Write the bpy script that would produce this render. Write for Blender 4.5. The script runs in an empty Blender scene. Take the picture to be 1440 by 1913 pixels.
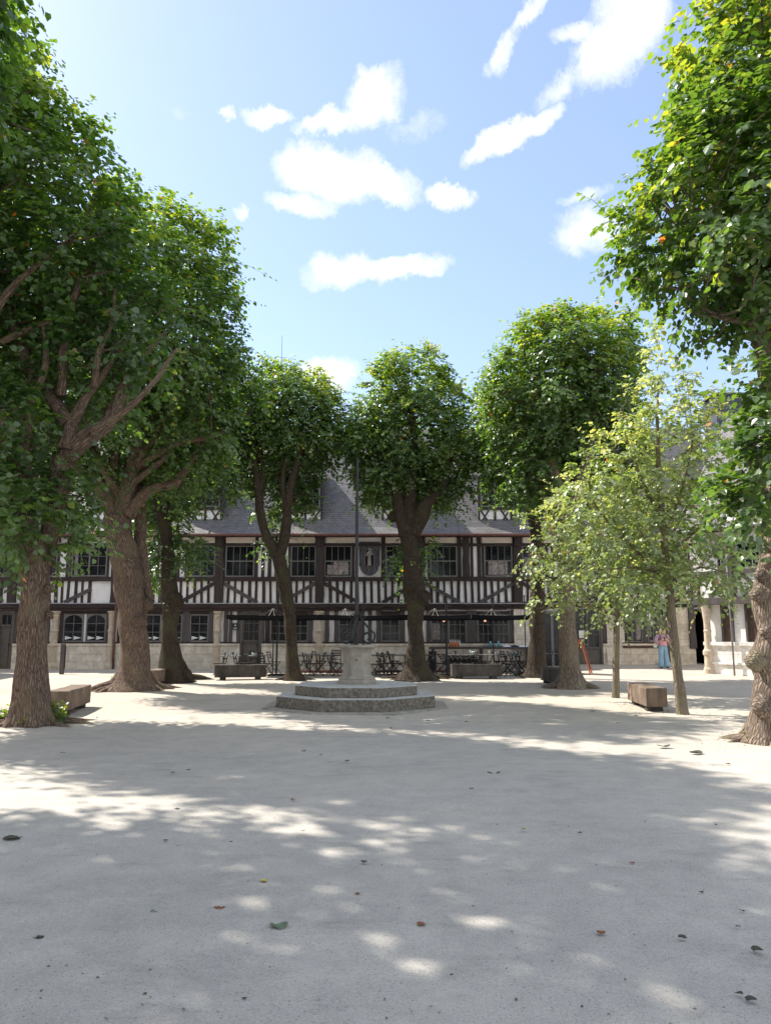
import bpy, bmesh, math, random
import numpy as np
from mathutils import Vector, Matrix
R = math.radians
rng = np.random.default_rng(7)
random.seed(7)
scene = bpy.context.scene
C = scene.collection

# ------------------------------------------------------------------ camera
CAM_H, PITCH, F = 1.55, R(9.0), 1440.0
cam_d = bpy.data.cameras.new("camera"); cam_d.sensor_fit = 'HORIZONTAL'
cam_d.sensor_width = 36; cam_d.lens = 36.0; cam_d.clip_end = 2000; cam_d.clip_start = 0.05
cam = bpy.data.objects.new("camera", cam_d); C.objects.link(cam)
cam.location = (0, 0, CAM_H); cam.rotation_euler = (R(90) + PITCH, 0, 0)
scene.camera = cam

# ------------------------------------------------------------------ light
SUN_AZ, SUN_EL = R(-58), R(46.7)          # azimuth from +Y, negative = to the left
SD = Vector((math.sin(SUN_AZ) * math.cos(SUN_EL), math.cos(SUN_AZ) * math.cos(SUN_EL), math.sin(SUN_EL)))
sun_d = bpy.data.lights.new("sun", 'SUN'); sun_d.energy = 4.0; sun_d.angle = R(0.53); sun_d.color = (1.0, 0.95, 0.87)
sun = bpy.data.objects.new("sun", sun_d); C.objects.link(sun)
sun.rotation_euler = SD.to_track_quat('Z', 'Y').to_euler(); sun.location = (-20, 15, 30)
vs = scene.view_settings
vs.view_transform = 'Standard'; vs.look = 'None'; vs.exposure = 1.15; vs.gamma = 1; vs.use_curve_mapping = False
SKY = 0.15

cs, sn = math.cos(PITCH), math.sin(PITCH)
def ray(x, y):
    u = (x - 720) / F; v = (956.5 - y) / F
    return Vector((u, cs - v * sn, sn + v * cs))
def W(x, y, d):
    """point seen at photo pixel x,y on the vertical plane d metres away"""
    r = ray(x, y); t = d / r.y
    return Vector((r.x * t, d, CAM_H + r.z * t))
def smooth(a, b, x):
    t = min(1, max(0, (x - a) / (b - a))); return t * t * (3 - 2 * t)
def gz(x, y):
    return 0.2 * smooth(5, 9, x) * smooth(28, 33.5, y)
def G(x, y):
    r = ray(x, y); z = 0
    for _ in range(6):
        t = (z - CAM_H) / r.z; p = Vector((r.x * t, r.y * t, 0)); z = gz(p.x, p.y)
    return Vector((p.x, p.y, z))
def zpx(y, d): return W(720, y, d).z

# ------------------------------------------------------------------ world
world = bpy.data.worlds.new("World"); scene.world = world; world.use_nodes = True
nt = world.node_tree; nt.nodes.clear()
def N(tree, typ, **kw):
    n = tree.nodes.new(typ)
    for k, v in kw.items():
        if k.startswith('i_'):
            key = k[2:]; key = int(key) if key.isdigit() else key.replace('_', ' ')
            n.inputs[key].default_value = v
        else: setattr(n, k, v)
    return n
def M_(tree, op, a, b=None, c=None, clamp=False):
    n = tree.nodes.new('ShaderNodeMath'); n.operation = op; n.use_clamp = clamp
    for i, q in enumerate((a, b, c)):
        if q is None: continue
        if isinstance(q, (int, float)): n.inputs[i].default_value = q
        else: tree.links.new(q, n.inputs[i])
    return n.outputs[0]
def build_world():
    L = nt.links.new
    out = N(nt, 'ShaderNodeOutputWorld')
    sky = N(nt, 'ShaderNodeTexSky'); sky.sky_type = 'NISHITA'; sky.sun_disc = False
    sky.sun_elevation = SUN_EL; sky.sun_rotation = SUN_AZ; sky.air_density = 1.0; sky.dust_density = 0.6; sky.ozone_density = 1.0
    pale = N(nt, 'ShaderNodeMix', data_type='RGBA'); pale.inputs[0].default_value = .35; L(sky.outputs[0], pale.inputs[6]); pale.inputs[7].default_value = (1.55, 2.05, 3.5, 1)
    bg = N(nt, 'ShaderNodeBackground', i_Strength=SKY); tn = N(nt, 'ShaderNodeMix', data_type='RGBA', blend_type='MULTIPLY'); tn.inputs[0].default_value = 1; L(pale.outputs[2], tn.inputs[6]); tn.inputs[7].default_value = (.97, .925, .88, 1); L(tn.outputs[2], bg.inputs[0])
    tc = N(nt, 'ShaderNodeTexCoord')
    sep = N(nt, 'ShaderNodeSeparateXYZ'); L(tc.outputs['Generated'], sep.inputs[0])
    az = M_(nt, 'ARCTAN2', sep.outputs[0], sep.outputs[1])
    el = M_(nt, 'ARCSINE', sep.outputs[2])
    comb = N(nt, 'ShaderNodeCombineXYZ'); L(az, comb.inputs[0]); L(el, comb.inputs[1])
    def noise(scale, detail, rough, amp, w):
        n = N(nt, 'ShaderNodeTexNoise', i_Scale=scale, i_Detail=detail, i_Roughness=rough)
        n.noise_dimensions = '4D'; n.inputs['W'].default_value = w
        L(comb.outputs[0], n.inputs['Vector'])
        s = N(nt, 'ShaderNodeVectorMath', operation='SUBTRACT'); L(n.outputs['Color'], s.inputs[0]); s.inputs[1].default_value = (.5, .5, .5)
        m = N(nt, 'ShaderNodeVectorMath', operation='SCALE'); L(s.outputs[0], m.inputs[0]); m.inputs['Scale'].default_value = amp
        return m.outputs[0]
    a1 = N(nt, 'ShaderNodeVectorMath', operation='ADD'); L(comb.outputs[0], a1.inputs[0]); L(noise(14, 8, .66, .075, 3.1), a1.inputs[1])
    a2 = N(nt, 'ShaderNodeVectorMath', operation='ADD'); L(a1.outputs[0], a2.inputs[0]); a2.inputs[1].default_value = (0.0, 0.0, 0)
    P = a2.outputs[0]
    # clouds: photo position, half size, tilt, density
    clouds = [(695, 185, 50, 44, .35, 1.15), (620, 222, 66, 20, .25, .95), (505, 212, 42, 17, 0, .8), (425, 208, 16, 11, 0, .6),
              (620, 325, 84, 42, -.10, 1.4), (560, 385, 58, 18, 0, .9), (705, 338, 70, 32, -.25, 1.1), (842, 362, 42, 17, -.1, .9), (780, 235, 55, 30, .2, .38),
              (955, 262, 78, 20, .3, 1.0), (1015, 235, 42, 17, .4, .85), (640, 508, 62, 28, .05, 1.1), (745, 505, 84, 20, .2, 1.05),
              (443, 388, 12, 18, .9, .75), (1150, 85, 78, 58, .3, 1.0), (1180, 20, 60, 50, 0, 1.0), (1050, 165, 60, 22, .3, .5), (1075, 50, 42, 18, 0, .6),
              (940, 85, 46, 24, .8, .8), (985, 15, 40, 16, .5, .65), (1095, 430, 60, 40, 0, .66), (1085, 365, 50, 14, .1, .42),
              (620, 700, 48, 32, 0, 1.05), (-500, 500, 260, 120, .2, 1.0), (1900, 300, 260, 120, .2, 1.0), (330, 205, 60, 12, 0, .22)]
    acc = None
    for (x, y, rx, ry, tilt, dens) in clouds:
        r = ray(x, y).normalized(); a0 = math.atan2(r.x, r.y); e0 = math.asin(r.z)
        dist = math.hypot(1, math.hypot((x - 720) / F, (956.5 - y) / F))
        s = N(nt, 'ShaderNodeVectorMath', operation='SUBTRACT'); L(P, s.inputs[0]); s.inputs[1].default_value = (a0, e0, 0)
        rot = N(nt, 'ShaderNodeVectorRotate', rotation_type='Z_AXIS'); L(s.outputs[0], rot.inputs['Vector']); rot.inputs['Angle'].default_value = -tilt
        m = N(nt, 'ShaderNodeVectorMath', operation='MULTIPLY'); L(rot.outputs[0], m.inputs[0])
        m.inputs[1].default_value = (F * dist * math.cos(e0) / rx, F * dist / ry, 0)
        ln = N(nt, 'ShaderNodeVectorMath', operation='LENGTH'); L(m.outputs[0], ln.inputs[0])
        mr = N(nt, 'ShaderNodeMapRange', interpolation_type='SMOOTHSTEP'); L(ln.outputs['Value'], mr.inputs[0])
        mr.inputs[1].default_value = 1.75; mr.inputs[2].default_value = 0.15; mr.inputs[3].default_value = 0; mr.inputs[4].default_value = dens
        acc = mr.outputs[0] if acc is None else M_(nt, 'MAXIMUM', acc, mr.outputs[0])
    w1 = N(nt, 'ShaderNodeTexNoise', i_Scale=20, i_Detail=9, i_Roughness=.68); L(P, w1.inputs['Vector'])
    wisp = M_(nt, 'MULTIPLY_ADD', w1.outputs[0], 2.6, -1.35)
    d = M_(nt, 'ADD', acc, M_(nt, 'MULTIPLY', wisp, M_(nt, 'MULTIPLY', acc, 1.0)))
    d = M_(nt, 'SUBTRACT', d, .17, clamp=False)
    d = M_(nt, 'MULTIPLY', d, 1.35, clamp=True)
    d = M_(nt, 'MULTIPLY', d, M_(nt, 'SUBTRACT', 1.5, M_(nt, 'MULTIPLY', d, .5)), clamp=True)
    # unseen cloud cover overhead and behind the viewer, added as fill for facade and ground
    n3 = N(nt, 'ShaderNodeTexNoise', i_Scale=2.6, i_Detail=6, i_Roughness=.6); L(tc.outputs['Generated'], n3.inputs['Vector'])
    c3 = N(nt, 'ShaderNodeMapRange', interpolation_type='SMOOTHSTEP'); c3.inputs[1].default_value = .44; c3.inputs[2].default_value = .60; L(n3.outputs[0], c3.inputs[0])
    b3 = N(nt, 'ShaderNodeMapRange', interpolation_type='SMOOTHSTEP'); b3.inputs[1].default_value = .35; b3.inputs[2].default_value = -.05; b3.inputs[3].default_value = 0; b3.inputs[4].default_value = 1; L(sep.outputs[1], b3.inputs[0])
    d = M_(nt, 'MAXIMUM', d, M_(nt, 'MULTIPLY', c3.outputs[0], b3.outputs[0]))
    cb = N(nt, 'ShaderNodeBackground', i_Strength=.50); L(M_(nt, 'MULTIPLY_ADD', b3.outputs[0], .25, .58), cb.inputs[1]); cb.inputs[0].default_value = (.97, .985, 1.0, 1)  # the added rear clouds glow stronger to lift the shaded side
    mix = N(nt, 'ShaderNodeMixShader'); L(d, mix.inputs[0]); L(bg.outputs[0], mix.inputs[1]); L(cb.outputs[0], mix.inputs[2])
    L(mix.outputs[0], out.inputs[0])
build_world()

# ------------------------------------------------------------------ materials
def mat(name, base, rough=.8, spec=.3, var=.15, scale=6, bump=0, bscale=30, stretch=(1, 1, 1), metallic=0, col2=None, detail=6, coat=0):
    m = bpy.data.materials.new(name); m.use_nodes = True; t = m.node_tree; t.nodes.clear(); L = t.links.new
    out = N(t, 'ShaderNodeOutputMaterial'); p = N(t, 'ShaderNodeBsdfPrincipled', i_Roughness=rough)
    p.inputs['Specular IOR Level'].default_value = spec; p.inputs['Metallic'].default_value = metallic; p.inputs['Coat Weight'].default_value = coat
    tc = N(t, 'ShaderNodeTexCoord'); mp = N(t, 'ShaderNodeMapping'); mp.inputs['Scale'].default_value = stretch
    L(tc.outputs['Object'], mp.inputs[0])
    n = N(t, 'ShaderNodeTexNoise', i_Scale=scale, i_Detail=detail, i_Roughness=.6); L(mp.outputs[0], n.inputs['Vector'])
    mx = N(t, 'ShaderNodeMix', data_type='RGBA')
    c2 = col2 if col2 else tuple(c * (1 - 2 * var) for c in base)
    mx.inputs[6].default_value = (*c2, 1); mx.inputs[7].default_value = (*[min(1, c * (1 + (var if not col2 else 0))) for c in base], 1)
    mr = N(t, 'ShaderNodeMapRange'); mr.inputs[1].default_value = .3; mr.inputs[2].default_value = .7; L(n.outputs[0], mr.inputs[0]); L(mr.outputs[0], mx.inputs[0])
    L(mx.outputs[2], p.inputs['Base Color'])
    if bump:
        n2 = N(t, 'ShaderNodeTexNoise', i_Scale=bscale, i_Detail=8, i_Roughness=.65); L(mp.outputs[0], n2.inputs['Vector'])
        b = N(t, 'ShaderNodeBump', i_Strength=bump, i_Distance=.02); L(n2.outputs[0], b.inputs['Height']); L(b.outputs[0], p.inputs['Normal'])
    L(p.outputs[0], out.inputs[0]); return m

M = {}
M['plaster'] = mat('plaster', (.90, .86, .85), .9, .2, .08, 1.6, .25, 14)
M['plaster_band'] = mat('plaster_band', (.80, .69, .60), .9, .2, .06, 3, .2, 14)
M['white_render'] = mat('white_render', (.88, .85, .81), .9, .2, .05, 3, .2, 14)
M['timber'] = mat('timber', (.065, .046, .042), .75, .3, .3, 9, .8, 22, (1, 1, .12), col2=(.03, .022, .022))
M['timber_h'] = mat('timber_horizontal', (.065, .042, .038), .75, .3, .3, 9, .9, 22, (.12, 1, 1), col2=(.028, .02, .02))
M['timber_grey'] = mat('timber_grey', (.12, .10, .095), .8, .25, .3, 9, .7, 22, (1, 1, .12), col2=(.07, .06, .058))
M['frame'] = mat('grey_brown_paint', (.18, .172, .165), .55, .4, .1, 10)
M['bars'] = mat('glazing_bar_paint', (.34, .34, .34), .5, .4, .1, 10)
M['doorpaint'] = mat('door_paint', (.115, .098, .085), .55, .4, .12, 6)
M['gutter'] = mat('gutter', (.16, .07, .055), .5, .4, .2, 5)
M['iron'] = mat('black_iron', (.022, .022, .025), .5, .5, .2, 20, .2, 60)
M['canvas'] = mat('black_canvas', (.014, .014, .017), .85, .15, .1, 4, .1, 40)
M['canvas_in'] = mat('dark_lining', (.022, .022, .022), .85, .15, .1, 4)
M['cable'] = mat('pale_cable', (.5, .46, .42), .6, .3, .1, 4)
M['white_cloth'] = mat('white_cloth', (.75, .76, .8), .85, .15, .1, 9)
M['navy_cloth'] = mat('navy_cloth', (.03, .035, .07), .85, .15, .1, 9)
M['orange'] = mat('orange_paint', (.62, .15, .06), .5, .4, .15, 6)
M['chalk'] = mat('chalkboard', (.05, .055, .055), .8, .2, .2, 6)
M['chalk_w'] = mat('chalk_writing', (.62, .62, .6), .9, .1, .1, 6)
M['bench'] = mat('bench_wood', (.27, .20, .15), .85, .2, .25, 5, 1.0, 24, (1, 1, .4), col2=(.10, .075, .058))
M['bench_grey'] = mat('bench_weathered', (.11, .095, .082), .85, .2, .25, 5, 1.0, 26, (1, 1, .5), col2=(.04, .036, .032))
M['bin'] = mat('bin_plastic', (.02, .022, .03), .45, .4, .1, 6)
M['paper'] = mat('paper', (.78, .78, .76), .9, .1, .03, 6)
M['carved'] = mat('carved_stone', (.64, .53, .41), .9, .2, .15, 7, 1.0, 18, col2=(.44, .36, .27))
M['skin'] = mat('skin', (.55, .33, .25), .6, .3, .05, 20)
M['hair'] = mat('hair', (.72, .58, .36), .7, .3, .2, 30, .5, 60, (1, 1, .2))
M['blouse'] = mat('blouse', (.50, .33, .39), .85, .15, .2, 34, col2=(.36, .24, .33))
M['blouse_pink'] = mat('pink_blouse_hem', (.62, .24, .32), .85, .15, .2, 25, col2=(.58, .42, .45))
M['jeans'] = mat('light_denim', (.25, .40, .52), .85, .15, .14, 9, .4, 40, (1, 1, .3))
M['strap'] = mat('bag_strap', (.08, .04, .06), .7, .3, .1, 9)
M['orange_juice'] = mat('orange_bottle', (.75, .25, .09), .3, .5, .05, 9)
M['blue_glass'] = mat('blue_glass', (.20, .42, .5), .15, .6, .05, 9)
M['spec_glass'] = mat('clear_glass', (.5, .55, .56), .15, .6, .05, 9)
M['deadleaf'] = mat('dead_leaf', (.24, .10, .05), .8, .2, .2, 40)
M['darkleaf'] = mat('dark_dead_leaf', (.085, .08, .06), .8, .2, .2, 40)
M['greenleaf'] = mat('fallen_green_leaf', (.17, .21, .14), .7, .2, .2, 40)
M['yellowleaf'] = mat('fallen_yellow_leaf', (.5, .42, .12), .7, .2, .2, 40)
M['shade_black'] = mat('painted_shade', (.012, .011, .012), .95, .1, .1, 3)  # near-black colour standing in for shade inside openings
M['brown_board'] = mat('brown_boarding', (.11, .07, .055), .8, .2, .2, 5, .4, 20)
M['roof_zinc'] = mat('zinc_edge', (.38, .38, .4), .55, .4, .15, 5)
M['statue'] = mat('statue_stone', (.30, .28, .26), .9, .2, .15, 12, .5, 30)
M['niche'] = mat('niche_wood', (.10, .09, .1), .75, .3, .3, 12, .6, 30, (1, 1, .3))
M['niche_red'] = mat('niche_red', (.05, .018, .02), .85, .2, .1, 6)
M['interior_light'] = mat('pale_furnishing', (.36, .31, .29), .9, .1, .35, 10)

def glass_mat():
    m = bpy.data.materials.new('window_glass'); m.use_nodes = True; t = m.node_tree; p = t.nodes['Principled BSDF']
    L = t.links.new
    p.inputs['Roughness'].default_value = .12; p.inputs['Specular IOR Level'].default_value = .28
    tc = N(t, 'ShaderNodeTexCoord'); n = N(t, 'ShaderNodeTexNoise', i_Scale=1.6, i_Detail=3); L(tc.outputs['Object'], n.inputs['Vector'])
    cr = N(t, 'ShaderNodeValToRGB'); cr.color_ramp.elements[0].position = .45; cr.color_ramp.elements[0].color = (.006, .007, .009, 1)
    cr.color_ramp.elements[1].position = .72; cr.color_ramp.elements[1].color = (.035, .036, .04, 1); L(n.outputs[0], cr.inputs[0]); L(cr.outputs[0], p.inputs['Base Color'])
    n2 = N(t, 'ShaderNodeTexNoise', i_Scale=2.5, i_Detail=2); L(tc.outputs['Object'], n2.inputs['Vector'])
    b = N(t, 'ShaderNodeBump', i_Strength=.25, i_Distance=.02); L(n2.outputs[0], b.inputs['Height']); L(b.outputs[0], p.inputs['Normal'])
    return m
M['glass'] = glass_mat()

def brick_mat(name, c1, c2, mortar, bw, bh, ms, bump, coord_xz=True, rough=.85, roof=False, spec=.3, stain=None):
    m = bpy.data.materials.new(name); m.use_nodes = True; t = m.node_tree; p = t.nodes['Principled BSDF']; L = t.links.new
    p.inputs['Roughness'].default_value = rough; p.inputs['Specular IOR Level'].default_value = spec
    tc = N(t, 'ShaderNodeTexCoord'); sp = N(t, 'ShaderNodeSeparateXYZ'); L(tc.outputs['Object'], sp.inputs[0])
    cb = N(t, 'ShaderNodeCombineXYZ')
    s_ = M_(t, 'ADD', sp.outputs[0], M_(t, 'MULTIPLY', sp.outputs[1], .6 if not roof else 0.0))
    L(s_, cb.inputs[0]); L(sp.outputs[2], cb.inputs[1])
    b = N(t, 'ShaderNodeTexBrick'); b.offset = .5
    for k, v in (('Scale', 1), ('Mortar Size', ms), ('Brick Width', bw), ('Row Height', bh), ('Bias', 0), ('Mortar Smooth', .3)): b.inputs[k].default_value = v
    b.inputs['Color1'].default_value = (*c1, 1); b.inputs['Color2'].default_value = (*c2, 1); b.inputs['Mortar'].default_value = (*mortar, 1)
    nz = N(t, 'ShaderNodeTexNoise', i_Scale=2.3, i_Detail=3); L(tc.outputs['Object'], nz.inputs['Vector'])
    ad = N(t, 'ShaderNodeVectorMath', operation='MULTIPLY_ADD'); L(nz.outputs['Color'], ad.inputs[0]); ad.inputs[1].default_value = (.04, .02, 0) if not roof else (.02, .015, 0); L(cb.outputs[0], ad.inputs[2])
    L(ad.outputs[0], b.inputs['Vector'])
    n = N(t, 'ShaderNodeTexNoise', i_Scale=3.5, i_Detail=8, i_Roughness=.65); L(tc.outputs['Object'], n.inputs['Vector'])
    mr = N(t, 'ShaderNodeMapRange'); mr.inputs[1].default_value = .35; mr.inputs[2].default_value = .65; mr.inputs[3].default_value = .72; mr.inputs[4].default_value = 1.12; L(n.outputs[0], mr.inputs[0])
    mx = N(t, 'ShaderNodeMix', data_type='RGBA', blend_type='MULTIPLY'); mx.inputs[0].default_value = 1; L(b.outputs[0], mx.inputs[6]); L(mr.outputs[0], mx.inputs[7])
    last = mx.outputs[2]
    if stain:
        n3 = N(t, 'ShaderNodeTexNoise', i_Scale=1.1, i_Detail=9, i_Roughness=.7); L(tc.outputs['Object'], n3.inputs['Vector'])
        m3 = N(t, 'ShaderNodeMapRange'); m3.inputs[1].default_value = .52; m3.inputs[2].default_value = .72; m3.inputs[3].default_value = 0; m3.inputs[4].default_value = .7; L(n3.outputs[0], m3.inputs[0])
        x3 = N(t, 'ShaderNodeMix', data_type='RGBA'); L(m3.outputs[0], x3.inputs[0]); L(last, x3.inputs[6]); x3.inputs[7].default_value = (*stain, 1); last = x3.outputs[2]
    L(last, p.inputs['Base Color'])
    h = M_(t, 'ADD', M_(t, 'MULTIPLY', b.outputs['Fac'], -1.0), M_(t, 'MULTIPLY', n.outputs[0], .5))
    bp = N(t, 'ShaderNodeBump', i_Strength=bump, i_Distance=.02); L(h, bp.inputs['Height']); L(bp.outputs[0], p.inputs['Normal'])
    return m
M['masonry'] = brick_mat('pale_masonry', (.70, .61, .50), (.78, .69, .58), (.48, .41, .34), .75, .33, .010, .5, stain=(.40, .36, .31))
M['masonry_white'] = brick_mat('limewashed_masonry', (.86, .82, .77), (.80, .76, .70), (.66, .61, .55), .8, .4, .01, .4)
M['slate'] = brick_mat('roof_slates', (.135, .125, .122), (.175, .162, .157), (.07, .065, .066), .26, .105, .012, .5, roof=True, rough=.6, spec=.4)
M['slate_blue'] = brick_mat('blue_slates', (.055, .06, .08), (.075, .08, .10), (.03, .03, .04), .22, .11, .008, .5, roof=True, rough=.55, spec=.4)

def stone_mat():
    m = bpy.data.materials.new('mottled_well_stone'); m.use_nodes = True; t = m.node_tree; p = t.nodes['Principled BSDF']; L = t.links.new
    p.inputs['Roughness'].default_value = .92; p.inputs['Specular IOR Level'].default_value = .2
    tc = N(t, 'ShaderNodeTexCoord'); geo = N(t, 'ShaderNodeNewGeometry'); sp = N(t, 'ShaderNodeSeparateXYZ'); L(geo.outputs['True Normal'], sp.inputs[0])
    n = N(t, 'ShaderNodeTexNoise', i_Scale=16, i_Detail=9, i_Roughness=.75); L(tc.outputs['Object'], n.inputs['Vector'])
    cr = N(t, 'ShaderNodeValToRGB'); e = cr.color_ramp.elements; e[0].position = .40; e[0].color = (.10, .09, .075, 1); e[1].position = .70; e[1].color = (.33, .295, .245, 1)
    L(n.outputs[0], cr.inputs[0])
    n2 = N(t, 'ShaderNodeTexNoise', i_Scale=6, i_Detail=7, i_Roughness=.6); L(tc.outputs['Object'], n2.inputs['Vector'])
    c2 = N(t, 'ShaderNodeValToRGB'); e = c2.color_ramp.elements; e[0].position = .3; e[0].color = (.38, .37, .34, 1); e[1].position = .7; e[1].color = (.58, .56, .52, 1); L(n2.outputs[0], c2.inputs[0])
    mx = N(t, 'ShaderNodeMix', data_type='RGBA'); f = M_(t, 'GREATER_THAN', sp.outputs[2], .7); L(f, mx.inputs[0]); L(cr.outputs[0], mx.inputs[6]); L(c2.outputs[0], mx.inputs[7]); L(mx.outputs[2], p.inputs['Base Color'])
    b = N(t, 'ShaderNodeBump', i_Strength=.7, i_Distance=.02); L(n.outputs[0], b.inputs['Height']); L(b.outputs[0], p.inputs['Normal'])
    return m
M['wellstep'] = stone_mat()
M['wellstone'] = mat('well_stone', (.42, .385, .33), .9, .2, .15, 5, .8, 22, col2=(.24, .215, .18), detail=9)

def bark_mat(name, c1, c2, moss=0):
    m = bpy.data.materials.new(name); m.use_nodes = True; t = m.node_tree; p = t.nodes['Principled BSDF']; L = t.links.new
    p.inputs['Roughness'].default_value = .92; p.inputs['Specular IOR Level'].default_value = .15
    tc = N(t, 'ShaderNodeTexCoord'); uv = N(t, 'ShaderNodeAttribute', attribute_name='barkuv')
    n0 = N(t, 'ShaderNodeTexNoise', i_Scale=3, i_Detail=4); L(tc.outputs['Object'], n0.inputs['Vector'])
    v = N(t, 'ShaderNodeVectorMath', operation='MULTIPLY_ADD'); L(n0.outputs['Color'], v.inputs[0]); v.inputs[1].default_value = (.12, .3, .12); L(uv.outputs['Vector'], v.inputs[2])
    mp = N(t, 'ShaderNodeMapping'); mp.inputs['Scale'].default_value = (34, 4.2, 34); L(v.outputs[0], mp.inputs[0])
    n = N(t, 'ShaderNodeTexVoronoi', feature='DISTANCE_TO_EDGE'); n.inputs['Scale'].default_value = 1.0; L(mp.outputs[0], n.inputs['Vector'])
    n2 = N(t, 'ShaderNodeTexNoise', i_Scale=1.3, i_Detail=8, i_Roughness=.7); L(mp.outputs[0], n2.inputs['Vector'])
    h = M_(t, 'ADD', M_(t, 'MULTIPLY', n.outputs[0], 1.4, clamp=True), M_(t, 'MULTIPLY', n2.outputs[0], .7))
    mr = N(t, 'ShaderNodeMapRange'); mr.inputs[1].default_value = .28; mr.inputs[2].default_value = .80; L(h, mr.inputs[0])
    mx = N(t, 'ShaderNodeMix', data_type='RGBA'); L(mr.outputs[0], mx.inputs[0]); mx.inputs[6].default_value = (*c2, 1); mx.inputs[7].default_value = (*c1, 1)
    n3 = N(t, 'ShaderNodeTexNoise', i_Scale=1.7, i_Detail=5); L(tc.outputs['Object'], n3.inputs['Vector'])
    mr3 = N(t, 'ShaderNodeMapRange'); mr3.inputs[1].default_value = .5; mr3.inputs[2].default_value = .7; mr3.inputs[4].default_value = .5 + moss; L(n3.outputs[0], mr3.inputs[0])
    mx2 = N(t, 'ShaderNodeMix', data_type='RGBA'); L(mr3.outputs[0], mx2.inputs[0]); L(mx.outputs[2], mx2.inputs[6]); mx2.inputs[7].default_value = (c1[0] * .8, c1[1] * .95, c1[2] * .72, 1)
    L(mx2.outputs[2], p.inputs['Base Color'])
    b = N(t, 'ShaderNodeBump', i_Strength=1.0, i_Distance=.05); L(h, b.inputs['Height']); L(b.outputs[0], p.inputs['Normal'])
    return m
M['bark'] = bark_mat('lime_bark', (.33, .235, .18), (.055, .036, .027))
M['bark_pale'] = bark_mat('pale_lime_bark', (.42, .33, .26), (.10, .07, .053), .1)
M['bark_dark'] = bark_mat('dark_lime_bark', (.12, .092, .068), (.03, .023, .017), .3)
M['bark_young'] = bark_mat('young_bark', (.36, .30, .22), (.2, .16, .11), .2)

def leaf_mat(name, dark, mid, yel, trans=.33, under=(.16, .21, .12)):
    m = bpy.data.materials.new(name); m.use_nodes = True; t = m.node_tree; t.nodes.clear(); L = t.links.new
    out = N(t, 'ShaderNodeOutputMaterial'); a = N(t, 'ShaderNodeAttribute', attribute_name='tint')
    cr = N(t, 'ShaderNodeValToRGB'); e = cr.color_ramp.elements
    e[0].position = 0; e[0].color = (*dark, 1); e[1].position = .55; e[1].color = (*mid, 1)
    x = e.new(.88); x.color = (*yel, 1); x = e.new(.93); x.color = (.42, .15, .05, 1); x = e.new(1); x.color = (.35, .09, .04, 1)
    L(a.outputs['Fac'], cr.inputs[0])
    geo = N(t, 'ShaderNodeNewGeometry')
    mx = N(t, 'ShaderNodeMix', data_type='RGBA'); L(M_(t, 'MULTIPLY', geo.outputs['Backfacing'], .55), mx.inputs[0]); L(cr.outputs[0], mx.inputs[6]); mx.inputs[7].default_value = (*under, 1)
    p = N(t, 'ShaderNodeBsdfPrincipled', i_Roughness=.36); p.inputs['Specular IOR Level'].default_value = .6; L(mx.outputs[2], p.inputs['Base Color'])
    hs = N(t, 'ShaderNodeMix', data_type='RGBA', blend_type='MULTIPLY'); hs.inputs[0].default_value = 1; L(cr.outputs[0], hs.inputs[6]); hs.inputs[7].default_value = (3.9, 3.3, .9, 1) if trans > .325 else (3.1, 2.9, 1.15, 1)
    tr = N(t, 'ShaderNodeBsdfTranslucent'); L(hs.outputs[2], tr.inputs[0])
    ms = N(t, 'ShaderNodeMixShader'); ms.inputs[0].default_value = trans; L(p.outputs[0], ms.inputs[1]); L(tr.outputs[0], ms.inputs[2]); L(ms.outputs[0], out.inputs[0])
    return m
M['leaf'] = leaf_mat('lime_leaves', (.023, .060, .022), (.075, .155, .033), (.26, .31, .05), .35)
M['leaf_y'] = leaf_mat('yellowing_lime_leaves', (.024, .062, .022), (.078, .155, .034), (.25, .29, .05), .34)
M['leaf_pale'] = leaf_mat('pale_lime_leaves', (.06, .10, .045), (.19, .26, .10), (.44, .43, .22), .32, (.38, .44, .28))

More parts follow.
